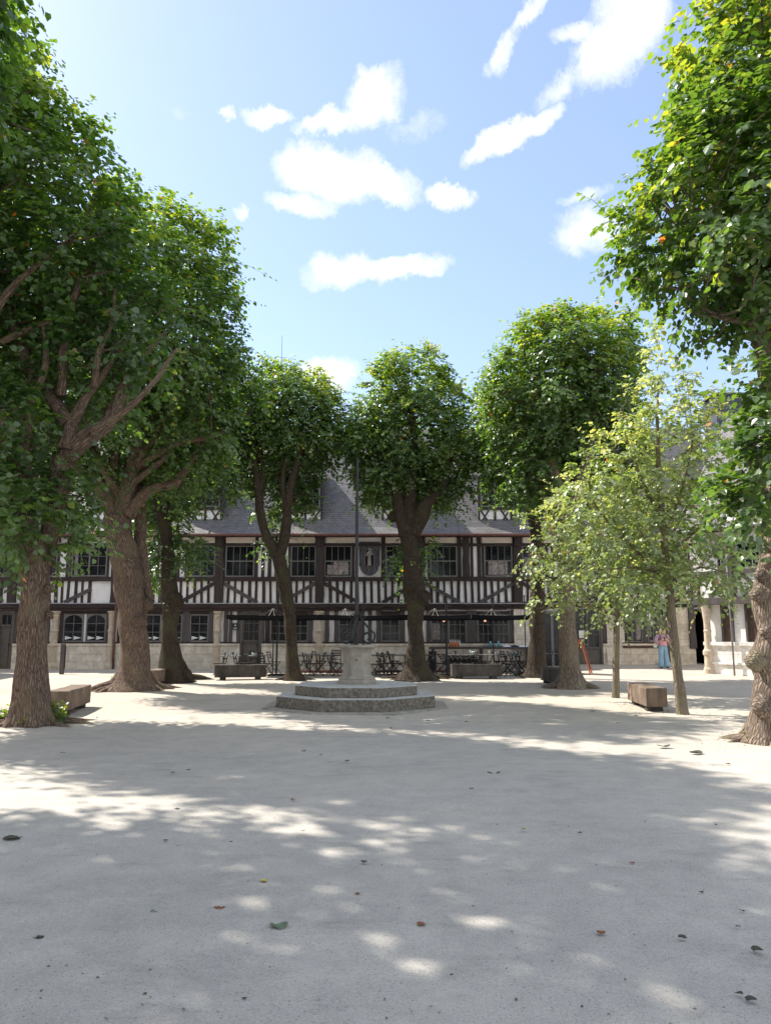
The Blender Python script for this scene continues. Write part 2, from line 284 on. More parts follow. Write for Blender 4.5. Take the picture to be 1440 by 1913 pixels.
# ------------------------------------------------------------------ mesh helpers
class MB:
    def __init__(s): s.v = []; s.f = []
    def add(s, vs_, fs_):
        n = len(s.v); s.v += [tuple(q) for q in vs_]; s.f += [tuple(i + n for i in f) for f in fs_]; return s
    def hexa(s, p):   # 8 points: bottom 4 ccw, top 4 ccw
        return s.add(p, [(3, 2, 1, 0), (4, 5, 6, 7), (0, 1, 5, 4), (1, 2, 6, 5), (2, 3, 7, 6), (3, 0, 4, 7)])
    def box(s, x0, x1, y0, y1, z0, z1):
        return s.hexa([(x0, y0, z0), (x1, y0, z0), (x1, y1, z0), (x0, y1, z0), (x0, y0, z1), (x1, y0, z1), (x1, y1, z1), (x0, y1, z1)])
    def bar(s, a, b, w, h=None, up=(0, 0, 1)):
        a = Vector(a); b = Vector(b); h = h or w; d = (b - a).normalized(); u = Vector(up)
        if abs(d.dot(u)) > .98: u = Vector((1, 0, 0))
        x = d.cross(u).normalized(); z = x.cross(d)
        q = [(-1, -1), (1, -1), (1, 1), (-1, 1)]
        return s.hexa([a + x * i * w / 2 + z * j * h / 2 for i, j in q] + [b + x * i * w / 2 + z * j * h / 2 for i, j in q])
    def tube(s, pts, rad, n=8, cap=True):
        pts = [Vector(p) for p in pts]; rad = rad if hasattr(rad, '__len__') else [rad] * len(pts)
        d0 = (pts[1] - pts[0]).normalized(); x = d0.orthogonal().normalized(); b0 = len(s.v); V = []; Fc = []
        for i, p in enumerate(pts):
            d = (pts[min(i + 1, len(pts) - 1)] - pts[max(i - 1, 0)]).normalized(); x = (x - d * x.dot(d)).normalized(); y = d.cross(x)
            for k in range(n):
                a = 2 * math.pi * k / n; V.append(p + (x * math.cos(a) + y * math.sin(a)) * rad[i])
        for i in range(len(pts) - 1):
            for k in range(n): Fc.append((i * n + k, i * n + (k + 1) % n, (i + 1) * n + (k + 1) % n, (i + 1) * n + k))
        if cap: Fc.append(tuple(range(n))[::-1]); Fc.append(tuple((len(pts) - 1) * n + k for k in range(n)))
        return s.add(V, Fc)
    def lathe(s, c, prof, n=24, ang=0, sx=1, sy=1, cap=True):
        V = []; Fc = []
        for r, z in prof:
            for k in range(n):
                a = ang + 2 * math.pi * k / n; V.append((c[0] + r * math.cos(a) * sx, c[1] + r * math.sin(a) * sy, c[2] + z))
        for i in range(len(prof) - 1):
            for k in range(n): Fc.append((i * n + k, i * n + (k + 1) % n, (i + 1) * n + (k + 1) % n, (i + 1) * n + k))
        if cap: Fc.append(tuple(range(n))[::-1]); Fc.append(tuple((len(prof) - 1) * n + k for k in range(n)))
        return s.add(V, Fc)
    def ball(s, c, r, n=12, m=8, noise=0):
        if not hasattr(r, '__len__'): r = (r, r, r)
        V = [(c[0], c[1], c[2] - r[2])]; Fc = []
        for i in range(1, m):
            t = math.pi * i / m
            for k in range(n):
                a = 2 * math.pi * k / n; q = 1 + noise * random.uniform(-1, 1)
                V.append((c[0] + r[0] * q * math.sin(t) * math.cos(a), c[1] + r[1] * q * math.sin(t) * math.sin(a), c[2] - r[2] * q * math.cos(t)))
        V.append((c[0], c[1], c[2] + r[2])); e = len(V) - 1
        for k in range(n): Fc.append((0, 1 + (k + 1) % n, 1 + k)); Fc.append((e, 1 + (m - 2) * n + k, 1 + (m - 2) * n + (k + 1) % n))
        for i in range(m - 2):
            for k in range(n): Fc.append((1 + i * n + k, 1 + i * n + (k + 1) % n, 1 + (i + 1) * n + (k + 1) % n, 1 + (i + 1) * n + k))
        return s.add(V, Fc)
    def build(s, name, m, parent=None, loc=None, smooth_=False, bevel=0):
        if loc is None: loc = parent_world(parent) if parent else Vector((0, 0, 0))
        loc = Vector(loc); me = bpy.data.meshes.new(name)
        me.from_pydata([(v[0] - loc.x, v[1] - loc.y, v[2] - loc.z) for v in s.v], [], s.f); me.materials.append(m if not isinstance(m, str) else M[m])
        if smooth_: me.polygons.foreach_set('use_smooth', [True] * len(me.polygons))
        o = bpy.data.objects.new(name, me); C.objects.link(o)
        if parent:
            o.parent = parent; o.location = loc - parent_world(parent)
        else: o.location = loc
        if bevel:
            b = o.modifiers.new('b', 'BEVEL'); b.width = bevel; b.segments = 2; b.limit_method = 'ANGLE'
        return o
def parent_world(p):
    v = Vector((0, 0, 0))
    while p: v = v + p.location; p = p.parent
    return v
def tag(o, label, cat, group=None, kind=None):
    if label: o['label'] = label
    if cat: o['category'] = cat
    if group: o['group'] = group
    if kind: o['kind'] = kind
    return o
def thing(name, loc, label, cat, group=None):
    o = bpy.data.objects.new(name, None); C.objects.link(o); o.location = loc; o.empty_display_size = .2
    return tag(o, label, cat, group)
def copy_tree(o, parent=None):
    c = o.copy(); C.objects.link(c)
    if parent: c.parent = parent
    for ch in list(o.children): copy_tree(ch, c)
    return c

# ------------------------------------------------------------------ ground
def ground():
    m = bpy.data.materials.new('compacted_sand'); m.use_nodes = True; t = m.node_tree; p = t.nodes['Principled BSDF']; L = t.links.new
    p.inputs['Roughness'].default_value = .95; p.inputs['Specular IOR Level'].default_value = .15
    tc = N(t, 'ShaderNodeTexCoord')
    def ns(scale, det=6, rough=.6, st=(1, 1, 1)):
        mp = N(t, 'ShaderNodeMapping'); mp.inputs['Scale'].default_value = st; L(tc.outputs['Object'], mp.inputs[0])
        n = N(t, 'ShaderNodeTexNoise', i_Scale=scale, i_Detail=det, i_Roughness=rough); L(mp.outputs[0], n.inputs['Vector']); return n.outputs[0]
    big = ns(.45, 6, .6); midn = ns(3.2, 8, .7); fine = ns(55, 4, .7); grit = ns(170, 2, .5)
    cr = N(t, 'ShaderNodeValToRGB'); e = cr.color_ramp.elements
    e[0].position = .3; e[0].color = (.37, .345, .31, 1); e[1].position = .7; e[1].color = (.585, .54, .47, 1)
    s = M_(t, 'ADD', M_(t, 'MULTIPLY', big, .5), M_(t, 'MULTIPLY', midn, .5)); L(s, cr.inputs[0])
    # warm sandy colour on the far side of the court
    sp = N(t, 'ShaderNodeSeparateXYZ'); L(tc.outputs['Object'], sp.inputs[0])
    wf = N(t, 'ShaderNodeMapRange'); wf.inputs[1].default_value = 9; wf.inputs[2].default_value = 20; wf.inputs[4].default_value = .75
    L(M_(t, 'ADD', sp.outputs[1], M_(t, 'MULTIPLY', big, 6.0)), wf.inputs[0])
    warm = N(t, 'ShaderNodeMix', data_type='RGBA', blend_type='MULTIPLY'); L(wf.outputs[0], warm.inputs[0]); L(cr.outputs[0], warm.inputs[6]); warm.inputs[7].default_value = (1.06, 1.0, .92, 1)
    # grit and dark specks
    g1 = N(t, 'ShaderNodeMapRange'); g1.inputs[1].default_value = .3; g1.inputs[2].default_value = .7; g1.inputs[3].default_value = .74; g1.inputs[4].default_value = 1.2
    L(M_(t, 'ADD', M_(t, 'MULTIPLY', fine, .5), M_(t, 'MULTIPLY', grit, .5)), g1.inputs[0])
    k = N(t, 'ShaderNodeMix', data_type='RGBA', blend_type='MULTIPLY'); k.inputs[0].default_value = 1; L(warm.outputs[2], k.inputs[6]); L(g1.outputs[0], k.inputs[7])
    vo = N(t, 'ShaderNodeTexVoronoi'); vo.inputs['Scale'].default_value = 42; L(tc.outputs['Object'], vo.inputs['Vector'])
    spk = N(t, 'ShaderNodeMapRange'); spk.inputs[1].default_value = .10; spk.inputs[2].default_value = .22; spk.inputs[3].default_value = 1; spk.inputs[4].default_value = 0; L(vo.outputs['Distance'], spk.inputs[0])
    sepc = N(t, 'ShaderNodeSeparateColor'); L(vo.outputs['Color'], sepc.inputs[0])
    patch = ns(1.4, 5, .6)
    thr = M_(t, 'GREATER_THAN', M_(t, 'ADD', sepc.outputs[0], M_(t, 'MULTIPLY', patch, .7)), 1.12)
    fac = M_(t, 'MULTIPLY', M_(t, 'MULTIPLY', spk.outputs[0], thr), .7)
    dk = N(t, 'ShaderNodeMix', data_type='RGBA'); L(fac, dk.inputs[0]); L(k.outputs[2], dk.inputs[6]); dk.inputs[7].default_value = (.10, .095, .085, 1)
    thr2 = M_(t, 'GREATER_THAN', sepc.outputs[1], .93); fac2 = M_(t, 'MULTIPLY', M_(t, 'MULTIPLY', spk.outputs[0], thr2), .5)
    lt = N(t, 'ShaderNodeMix', data_type='RGBA'); L(fac2, lt.inputs[0]); L(dk.outputs[2], lt.inputs[6]); lt.inputs[7].default_value = (.66, .63, .58, 1)
    vo2 = N(t, 'ShaderNodeTexVoronoi'); vo2.inputs['Scale'].default_value = 95; L(tc.outputs['Object'], vo2.inputs['Vector'])
    sc2 = N(t, 'ShaderNodeSeparateColor'); L(vo2.outputs['Color'], sc2.inputs[0]); pt2 = ns(2.6, 6, .7)
    f2 = M_(t, 'MULTIPLY', M_(t, 'LESS_THAN', vo2.outputs['Distance'], .26), M_(t, 'GREATER_THAN', M_(t, 'ADD', sc2.outputs[0], M_(t, 'MULTIPLY', pt2, 1.5)), 1.47))
    lt2 = N(t, 'ShaderNodeMix', data_type='RGBA'); L(M_(t, 'MULTIPLY', f2, .75), lt2.inputs[0]); L(lt.outputs[2], lt2.inputs[6]); lt2.inputs[7].default_value = (.13, .12, .11, 1); lt = lt2
    # streaky scuffed patches
    scu = ns(2.2, 9, .75, (.6, 1.6, 1))
    sc = N(t, 'ShaderNodeMapRange'); sc.inputs[1].default_value = .54; sc.inputs[2].default_value = .70; sc.inputs[3].default_value = 0; sc.inputs[4].default_value = .75; L(scu, sc.inputs[0])
    s2 = N(t, 'ShaderNodeMix', data_type='RGBA', blend_type='MULTIPLY'); L(M_(t, 'MULTIPLY', sc.outputs[0], M_(t, 'GREATER_THAN', fine, .47)), s2.inputs[0]); L(lt.outputs[2], s2.inputs[6]); s2.inputs[7].default_value = (.6, .6, .6, 1)
    L(s2.outputs[2], p.inputs['Base Color'])
    h = M_(t, 'ADD', M_(t, 'MULTIPLY', midn, .8), M_(t, 'ADD', M_(t, 'MULTIPLY', fine, .5), M_(t, 'ADD', M_(t, 'MULTIPLY', spk.outputs[0], .3), M_(t, 'MULTIPLY', grit, .3))))
    b = N(t, 'ShaderNodeBump', i_Strength=.55, i_Distance=.02); L(h, b.inputs['Height']); L(b.outputs[0], p.inputs['Normal'])
    xs = np.concatenate([[-600, -200, -80, -40], np.arange(-30, 30.1, .5), [40, 80, 200, 600]]); ys = np.concatenate([[-600, -200, -60, -20], np.arange(-5, 40.1, .5), [60, 120, 300, 900]])
    V = [(x, y, gz(x, y) + (.012 * math.sin(x * 1.1 + y * .7) + .01 * math.sin(y * 1.7 - x * .6)) * smooth(2, 6, y) * (1 - smooth(26, 30, y))) for y in ys for x in xs]
    nx = len(xs); Fc = [(j * nx + i, j * nx + i + 1, (j + 1) * nx + i + 1, (j + 1) * nx + i) for j in range(len(ys) - 1) for i in range(nx - 1)]
    o = MB().add(V, Fc).build('ground', m, smooth_=True); o['kind'] = 'structure'
ground()

# ------------------------------------------------------------------ facade frames
class Frame:
    """a vertical wall plane: s along it, t out of it towards the court, z up; px pixels map onto it"""
    def __init__(s, o, d):
        s.o = Vector((o[0], o[1], 0)); s.d = Vector((d[0], d[1], 0)).normalized(); s.n = Vector((s.d.y, -s.d.x, 0))
    def hit(s, x, y):
        r = ray(x, y); k = s.o.dot(s.n) / Vector((r.x, r.y, 0)).dot(s.n)
        p = Vector((0, 0, CAM_H)) + r * k; return (Vector((p.x, p.y, 0)) - s.o).dot(s.d), p.z
    def S(s, x, yref=1100): return s.hit(x, yref)[0]
    def P(s, a, t, z): q = s.o + s.d * a + s.n * t; return (q.x, q.y, z)
    def box(s, mb, a0, a1, t0, t1, z0, z1):
        return mb.hexa([s.P(a0, t1, z0), s.P(a1, t1, z0), s.P(a1, t0, z0), s.P(a0, t0, z0), s.P(a0, t1, z1), s.P(a1, t1, z1), s.P(a1, t0, z1), s.P(a0, t0, z1)])
    def pbox(s, mb, x0, x1, y0, y1, t0, t1, yref=1100):   # photo pixel rectangle
        zt = s.hit((x0 + x1) / 2, y0)[1]; zb = s.hit((x0 + x1) / 2, y1)[1]
        return s.box(mb, s.S(x0, yref), s.S(x1, yref), t0, t1, zb, zt)
    def pbar(s, mb, x0, y0, x1, y1, w, t0, t1):           # sloping brace, w in metres
        a0, z0 = s.S(x0), s.hit(x0, y0)[1]; a1, z1 = s.S(x1), s.hit(x1, y1)[1]
        dx, dz = a1 - a0, z1 - z0; l = math.hypot(dx, dz); nx_, nz_ = -dz / l * w / 2, dx / l * w / 2
        q = [(a0 + nx_, z0 + nz_), (a1 + nx_, z1 + nz_), (a1 - nx_, z1 - nz_), (a0 - nx_, z0 - nz_)]
        return mb.hexa([s.P(a, t1, z) for a, z in q] + [s.P(a, t0, z) for a, z in q])
    def wobble(s, mb, x0, x1, y0, y1, t0, t1, amp=.02, horizontal=False):   # hand-hewn timber with uneven edges
        a0, a1 = s.S(x0), s.S(x1); zt = s.hit(x0, y0)[1]; zb = s.hit(x0, y1)[1]
        n = max(2, int(((a1 - a0) if horizontal else (zt - zb)) / .45) + 1); V = []; Fc = []
        for i in range(n + 1):
            f = i / n
            if horizontal:
                a = a0 + (a1 - a0) * f; e1, e2 = random.uniform(-amp, amp), random.uniform(-amp, amp)
                V += [s.P(a, t1 + random.uniform(-.01, .01), zb + e1), s.P(a, t1 + random.uniform(-.01, .01), zt + e2), s.P(a, t0, zt + e2), s.P(a, t0, zb + e1)]
            else:
                z = zb + (zt - zb) * f; e1, e2 = random.uniform(-amp, amp), random.uniform(-amp, amp)
                V += [s.P(a0 + e1, t1, z), s.P(a1 + e2, t1, z), s.P(a1 + e2, t0, z), s.P(a0 + e1, t0, z)]
            if i:
                b = (i - 1) * 4
                for k in range(4): Fc.append((b + k, b + (k + 1) % 4, b + 4 + (k + 1) % 4, b + 4 + k))
        Fc += [(3, 2, 1, 0), (n * 4, n * 4 + 1, n * 4 + 2, n * 4 + 3)]
        return mb.add(V, Fc)

D0 = G(300, 1250).y
FA = Frame((0, D0), (1, 0))
def fz(y): return zpx(y, D0)
EAVE = fz(1000); ZB = -.1

def window(fr, parent, x0, x1, y0, y1, nx=2, ny=3, t=.0, sash='v', frame='frame', name='window', arch=False, open_top=0, flags=0, curtain=None, lab=None, fw=.055):
    """frame with glazing bars (one mesh), a pane as sub-part; x,y are photo pixels of the outer frame"""
    a0, a1 = fr.S(x0), fr.S(x1); zt = fr.hit((x0 + x1) / 2, y0)[1]; zb = fr.hit((x0 + x1) / 2, y1)[1]
    mb = MB(); g = lambda *q: fr.box(mb, *q)
    g(a0, a0 + fw, t, t + .08, zb, zt); g(a1 - fw, a1, t, t + .08, zb, zt)
    g(a0 + fw, a1 - fw, t, t + .078, zt - fw, zt); g(a0 + fw, a1 - fw, t, t + .10, zb, zb + fw)
    if sash == 'v2':      # two casements
        am = (a0 + a1) / 2; g(am - .035, am + .035, t, t + .072, zb + fw, zt - fw)
        spans = [(a0 + fw, am - .035), (am + .035, a1 - fw)]
    else: spans = [(a0 + fw, a1 - fw)]
    if sash == 'h':
        zm = (zt + zb) / 2; g(a0 + fw, a1 - fw, t, t + .066, zm - .025, zm + .025)
    for (p, q) in spans:
        for i in range(1, nx): c = p + (q - p) * i / nx; g(c - .011, c + .011, t, t + .050, zb + fw, zt - fw)
        for j in range(1, ny): z = zb + fw + (zt - zb - 2 * fw) * j / ny; g(p, q, t, t + .046, z - .011, z + .011)
    if arch:              # spandrels filling the corners above the segmental head
        for (p, q) in spans:
            r = (q - p) / 2; c = (p + q) / 2; ah = .7 if r > .38 else .38
            for sg in (-1, 1):
                pts = [(c + sg * r, zt - fw)] + [(c + sg * r * math.cos(k * math.pi / 16), zt - fw - r * ah + r * ah * math.sin(k * math.pi / 16)) for k in range(9)]
                if sg < 0: pts = pts[::-1]
                n = len(pts); V = [fr.P(a, t + .075, z) for a, z in pts] + [fr.P(a, t, z) for a, z in pts]
                mb.add(V, [tuple(range(n))[::-1], tuple(range(n, 2 * n))] + [(k, (k + 1) % n, n + (k + 1) % n, n + k) for k in range(n)])
    o = mb.build(name, frame, parent)
    if lab: o['label'] = lab
    pb = MB(); ztt = zt - fw - open_top * (zt - zb); fr.box(pb, a0 + fw * .5, a1 - fw * .5, t, t + .02, zb + fw * .5, ztt)
    pb.build('pane', 'glass', o)
    if open_top:
        q = MB(); fr.box(q, a0 + fw * .5, a1 - fw * .5, t - .02, t + .006, ztt, zt - fw * .5); q.build('opening', 'shade_black', o)  # dark panel painted in for the unlit room behind
    if flags:
        q = MB()
        for (p, r_) in spans:
            w = (r_ - p) / nx
            for i in range(nx):
                c0 = p + w * i + .03; z0 = zb + fw + .03; V = [fr.P(c0, t + .026, z0), fr.P(c0, t + .026, z0 + .17), fr.P(c0 + w * .86, t + .026, z0 + .085)] + [fr.P(c0, t + .021, z0), fr.P(c0, t + .021, z0 + .17), fr.P(c0 + w * .86, t + .021, z0 + .085)]
                q.add(V, [(0, 2, 1), (3, 4, 5), (0, 1, 4, 3), (1, 2, 5, 4), (2, 0, 3, 5)])
        q.build('paper_triangles', 'paper', o)
    if curtain:
        q = MB()
        for (cx0, cx1, cy0, cy1) in curtain:
            b0, b1 = fr.S(cx0), fr.S(cx1); n = 8; z1, z0 = fr.hit(cx0, cy0)[1], fr.hit(cx0, cy1)[1]; V = []; Fc = []
            for i in range(n + 1):
                a = b0 + (b1 - b0) * i / n; tt = t + .024 + .006 * (i % 2); V += [fr.P(a, tt, z0), fr.P(a, tt, z1)]
                if i: Fc.append((2 * i - 2, 2 * i, 2 * i + 1, 2 * i - 1))
            q.add(V, Fc)
        q.build('curtain', 'interior_light', o)
    return o

def build_main():
    hb = thing('half_timbered_building', (0, D0, 0), 'long half-timbered building with slate roof and dormers closing the far side of the court', 'building')
    fr = FA; xe = 1290
    aL, aR = fr.S(-190), fr.S(xe)
    # walls
    mb = MB(); fr.box(mb, aL, aR, -11, 0, .02, fz(1137)); mb.build('ground_floor_wall', 'plaster', hb)
    mb = MB(); fr.box(mb, aL, fr.S(1322), -11, .12, fz(1137), EAVE + .02); mb.build('upper_wall', 'plaster', hb)
    mb = MB()
    doors = [(4, 34), (452, 492), (1010, 1046), (1066, 1120), (1221, 1256)]
    xp = -190
    for d0, d1 in doors + [(xe, xe)]:
        if d0 > xp: fr.box(mb, fr.S(xp), fr.S(d0), -.4, .16, ZB, fz(1206)); fr.box(mb, fr.S(xp), fr.S(d0), -.4, .20, fz(1206), fz(1202.5))
        xp = d1
    mb.build('stone_base', 'masonry', hb)
    # sill plank over the base
    mb = MB(); xp = -190
    for d0, d1 in doors + [(xe, xe)]:
        if d0 > xp: fr.box(mb, fr.S(xp), fr.S(d0), -.05, .14, fz(1202.5), fz(1199.5))
        xp = d1
    mb.build('sill_plank', 'timber_h', hb)
    # beams
    for (x0, x1, y0, y1, t1, nm) in ((-190, 1322, 1129, 1135.5, .27, 'jetty_beam'), (-190, 1322, 1135.5, 1142, .20, 'bressummer')):
        n = 12
        mb = MB()
        for i in range(n):
            fr.wobble(mb, x0 + (x1 - x0) * i / n, x0 + (x1 - x0) * (i + 1) / n - .15, y0 - (i >= 7) * (i - 6) * 1.4, y1 - (i >= 7) * (i - 6) * 1.4, 0, t1, .012, True)
        mb.build(nm, 'timber_h', hb)
    mb = MB(); fr.box(mb, aL, fr.S(1322), 0, .30, fz(1128.6), fz(1127)); mb.build('drip_ledge', 'roof_zinc', hb)
    mb = MB(); fr.box(mb, aL, fr.S(1322), .1, .215, fz(1021), fz(1016)); fr.box(mb, aL, fr.S(1322), .1, .24, fz(1003.5), EAVE + .02); mb.build('eaves_beam', 'timber_h', hb)
    posts = [-165, 27, 218, 410, 598, 786, 967, 1158]
    for i in range(len(posts) - 1):
        mb = MB(); fr.wobble(mb, posts[i] + 5, posts[i + 1] - 5, 1078.5, 1086.5, .1, .225, .012, True); mb.build('sill_beam', 'timber_h', hb)
    mb = MB(); fr.wobble(mb, 1163, 1322, 1078, 1085, .1, .225, .012, True); mb.build('sill_beam', 'timber_h', hb)
    for p in posts:
        mb = MB(); fr.wobble(mb, p - 8, p + 8, 1003, 1128.6, .1, .27, .02)
        fr.box(mb, fr.S(p - 6), fr.S(p + 6), .26, .34, fz(1021), fz(1003)); mb.build('post', 'timber', hb)
    # warm plaster band beneath the eaves
    mb = MB()
    for i, p in enumerate(posts):
        q = posts[i + 1] if i + 1 < len(posts) else 1322
        for (u, v) in ((p + 11, min(p + 66, q - 10)), (q - 66, q - 10)):
            if v - u > 20: mb = MB(); fr.box(mb, fr.S(u), fr.S(v), .12, .19, fz(1015.5), fz(1003.8)); mb.build('eaves_panel', 'plaster_band', hb)
    left_studs = MB()
    # lower row: studs and braces of each bay
    for i, p in enumerate(posts):
        q = posts[i + 1] if i + 1 < len(posts) else 1318
        x = p + 16
        while x < q - 12:
            mb = MB()
            if i == 1 and 174 < x < 208: x += 12; continue
            w = random.uniform(4.0, 6.5); sl = random.uniform(-1, 1); a = fr.S(x); ww = w * .0242; dz = sl * .035
            z0, z1 = fz(1128), fz(1086)
            mb.hexa([fr.P(a + dz, .17, z0), fr.P(a + ww + dz, .17, z0), fr.P(a + ww + dz, .1, z0), fr.P(a + dz, .1, z0), fr.P(a, .17, z1), fr.P(a + ww * random.uniform(.8, 1.05), .17, z1), fr.P(a + ww * .9, .1, z1), fr.P(a, .1, z1)])
            x += random.uniform(11.5, 13.6)
            if p > 0: mb.build('stud', 'timber', hb)
            else: left_studs.add(mb.v, mb.f)
        for (u0, v0, u1, v1) in ((p + 8, 1090, p + 72, 1126), (q - 8, 1090, q - 72, 1126)):
            if i == 1 and u0 > 60: u0, u1, v0 = 173, 124, 1101
            mb = MB(); fr.pbar(mb, u0, v0, u1, v1, .155, .1, .20); mb.build('brace', 'timber_grey' if i % 2 else 'timber', hb)
    # upper row: studs between windows
    left_studs.build('far_studs', 'timber', hb)['kind'] = 'stuff'
    spans = [(40, 90), (123, 134), (208, 211), (280, 340), (477, 543), (656, 668), (712, 719), (856, 903), (995, 1070), (1118, 1150)]
    mb = MB()
    for u, v in spans:
        x = u
        while x < v:
            mb = MB(); w = random.uniform(4.5, 7); fr.box(mb, fr.S(x), fr.S(x + w), .1, .165, fz(1079), fz(1003.6)); mb.build('window_stud', 'timber', hb); x += random.uniform(10.5, 13)
    mb = MB(); fr.wobble(mb, 864, 877, 1004, 1079, .17, .25, .02); mb.build('post', 'timber', hb)
    # upper windows (outer frame pixels)
    U = [(-60, -8, 1020, 1078, 2, 3, 'v2', {}), (-2, 18, 1020, 1078, 2, 3, '', {}), (38, 94, 1020, 1078, 2, 3, 'v2', {}), (92, 107, 1020, 1078, 2, 3, '', {}),
         (134, 200, 1020, 1077.5, 2, 3, 'v2', dict(curtain=[(139, 145, 1024, 1074)])), (226, 279, 1020, 1078, 4, 2, 'h', {}), (349, 402, 1020, 1078, 4, 2, 'h', {}),
         (421, 475, 1020, 1078.4, 4, 2, 'h', {}), (543, 590, 1020, 1078.4, 4, 2, 'h', {}), (606, 657, 1020, 1078.4, 4, 1, 'h', dict(open_top=.40, curtain=[(611, 651, 1056, 1074), (623, 650, 1048, 1057)])),
         (720, 772, 1020, 1078, 4, 3, 'h', dict(open_top=.25)), (803, 854, 1020, 1078, 4, 2, 'h', {}), (904, 957, 1019, 1078, 4, 2, 'h', dict(curtain=[(912, 948, 1048, 1074)])),
         (975, 998, 1020, 1078, 1, 1, '', {}), (1072, 1118, 1020, 1078, 2, 3, 'v2', {}), (1175, 1225, 1020, 1077, 2, 3, 'v2', {}), (1240, 1285, 1020, 1077, 2, 3, 'v2', {})]
    for (x0, x1, y0, y1, nx, ny, sash, kw) in U:
        window(fr, hb, x0, x1, y0, y1, nx, ny, .12, sash, **kw)
    for (x0, x1, *_) in U:
        for u, v in ((fr.S(x0 - 4), fr.S(x0) - .003), (fr.S(x1) + .003, fr.S(x1 + 3.6))):
            mb = MB(); fr.box(mb, u, v, .1, .18, fz(1079), fz(1003.6)); mb.build('window_jamb', 'timber', hb)
    # grey shutter
    mb = MB(); fr.box(mb, fr.S(978), fr.S(996), .16, .185, fz(1074), fz(1042)); mb.build('shutter', 'frame', hb)
    # ground floor timbers
    mb = MB()
    for (u, v) in ((34, 38), (94, 98), (117, 124), (203, 206), (225, 232), (344, 358), (394, 401), (421, 428), (431, 436), (445, 452), (490, 496), (498, 506), (541, 548), (577, 586),
                   (608, 616), (625, 633), (664, 680), (688, 695), (703, 711), (746, 756), (796, 803), (871, 889), (949, 956), (1003, 1010), (1046, 1052), (1062, 1066), (1120, 1127), (1161, 1164), (1195, 1203), (1217, 1221)):
        mb = MB(); fr.wobble(mb, u, v, 1141, 1199.6, -.05, .10, .015); mb.build('ground_floor_post', 'timber_grey' if u % 3 else 'timber', hb)
    for (u, v, y0, y1) in ((124, 204, 1142, 1147), (232, 401, 1142, 1148), (796, 956, 1142, 1148), (506, 586, 1142, 1154), (703, 756, 1142, 1154), (1145, 1221, 1133, 1138)):
        mb = MB(); fr.wobble(mb, u, v, y0, y1, -.05, .09, .01, True); mb.build('lintel', 'timber_h', hb)
    # ground windows
    for (x0, x1, y0, y1, nx, ny, sash, kw) in (
            (124, 161, 1147, 1199, 2, 3, '', dict(arch=True, flags=1)), (166, 203, 1147, 1199, 2, 3, '', dict(arch=True, flags=1)),
            (232, 262, 1148, 1199, 2, 3, '', {}), (274, 305, 1148, 1199, 2, 3, '', dict(flags=1)), (312, 344, 1148, 1199, 2, 3, '', dict(flags=1)), (358, 393, 1148, 1199, 2, 3, '', dict(flags=1)),
            (507, 540, 1154, 1199, 2, 3, '', {}), (548, 577, 1154, 1199, 2, 3, '', {}), (633, 664, 1150, 1199, 2, 3, '', {}), (712, 746, 1154, 1199, 2, 3, '', {}),
            (804, 870, 1148, 1204, 3, 3, 'v2', dict(arch=True, curtain=[(807, 820, 1165, 1195)])), (890, 949, 1148, 1204, 3, 3, 'v2', dict(arch=True)), (1156, 1195, 1137, 1200, 2, 3, 'v2', dict(arch=True, curtain=[(1183, 1192, 1145, 1195)])),
            (1204, 1216, 1168, 1198, 1, 1, '', dict(curtain=[(1206, 1212, 1172, 1190)]))):
        window(fr, hb, x0, x1, y0, y1, nx, ny, .0, sash, **kw)
    # white poster between window and door
    mb = MB(); fr.box(mb, fr.S(1204.5), fr.S(1216.5), .0, .03, fz(1160), fz(1140)); mb.build('white_poster', 'paper', hb)
    mb = MB(); fr.box(mb, fr.S(1156), fr.S(1221), .10, .19, fz(1211), fz(1200.5)); mb.build('window_board', 'brown_board', hb)
    # doors
    def door(x0, x1, ytop, ybot, glass_to, nx, ny, name='door', mt='doorpaint', sash='', arch=False):
        a0, a1 = fr.S(x0), fr.S(x1); zt, zb_ = fz(ytop), max(0, fz(ybot))
        mb = MB(); fr.box(mb, a0, a0 + .09, -.3, .12, zb_ - .1, zt); fr.box(mb, a1 - .09, a1, -.3, .12, zb_ - .1, zt); fr.box(mb, a0 + .09, a1 - .09, -.3, .118, zt - .08, zt)
        fr.box(mb, a0 + .09, a1 - .09, -.3, .03, zb_ - .1, fz(glass_to)); fr.box(mb, a0 + .22, a1 - .22, .02, .05, zb_ + .12, fz(glass_to) - .12)
        d = mb.build(name, mt, hb)
        w = window(fr, d, x0 + 3.6, x1 - 3.6, ytop + 3.2, glass_to, nx, ny, .0, sash, arch=arch, frame=mt, name='glazing', fw=.07)
        h = MB(); fr.box(h, a1 - .24, a1 - .20, .03, .09, 1.0, 1.14); h.build('handle', 'iron', d)
        return d
    door(452, 492, 1143, 1250, 1199, 3, 3)
    dd = door(1066, 1120, 1133, 1243, 1212, 2, 3, sash='v2', arch=True)
    door(4, 34, 1143, 1252, 1170, 2, 1)
    # plain brown door with small lights over it
    d = door(1221, 1256, 1131, 1243, 1153, 3, 1)
    # black glazed doors behind the terrace
    a0, a1 = fr.S(1010), fr.S(1046); mb = MB()
    fr.box(mb, a0, a0 + .07, -.3, .1, 0, fz(1142)); fr.box(mb, a1 - .07, a1, -.3, .1, 0, fz(1142)); am = (a0 + a1) / 2; fr.box(mb, am - .06, am + .06, -.05, .07, 0.05, fz(1146)); fr.box(mb, a0 + .07, a1 - .07, -.3, .098, fz(1147), fz(1142))
    d = mb.build('door', 'frame', hb); d['label'] = 'black glazed double door'
    mb = MB(); fr.box(mb, a0 + .07, a1 - .07, -.02, .02, 0.02, fz(1147)); mb.build('pane', 'glass', d)
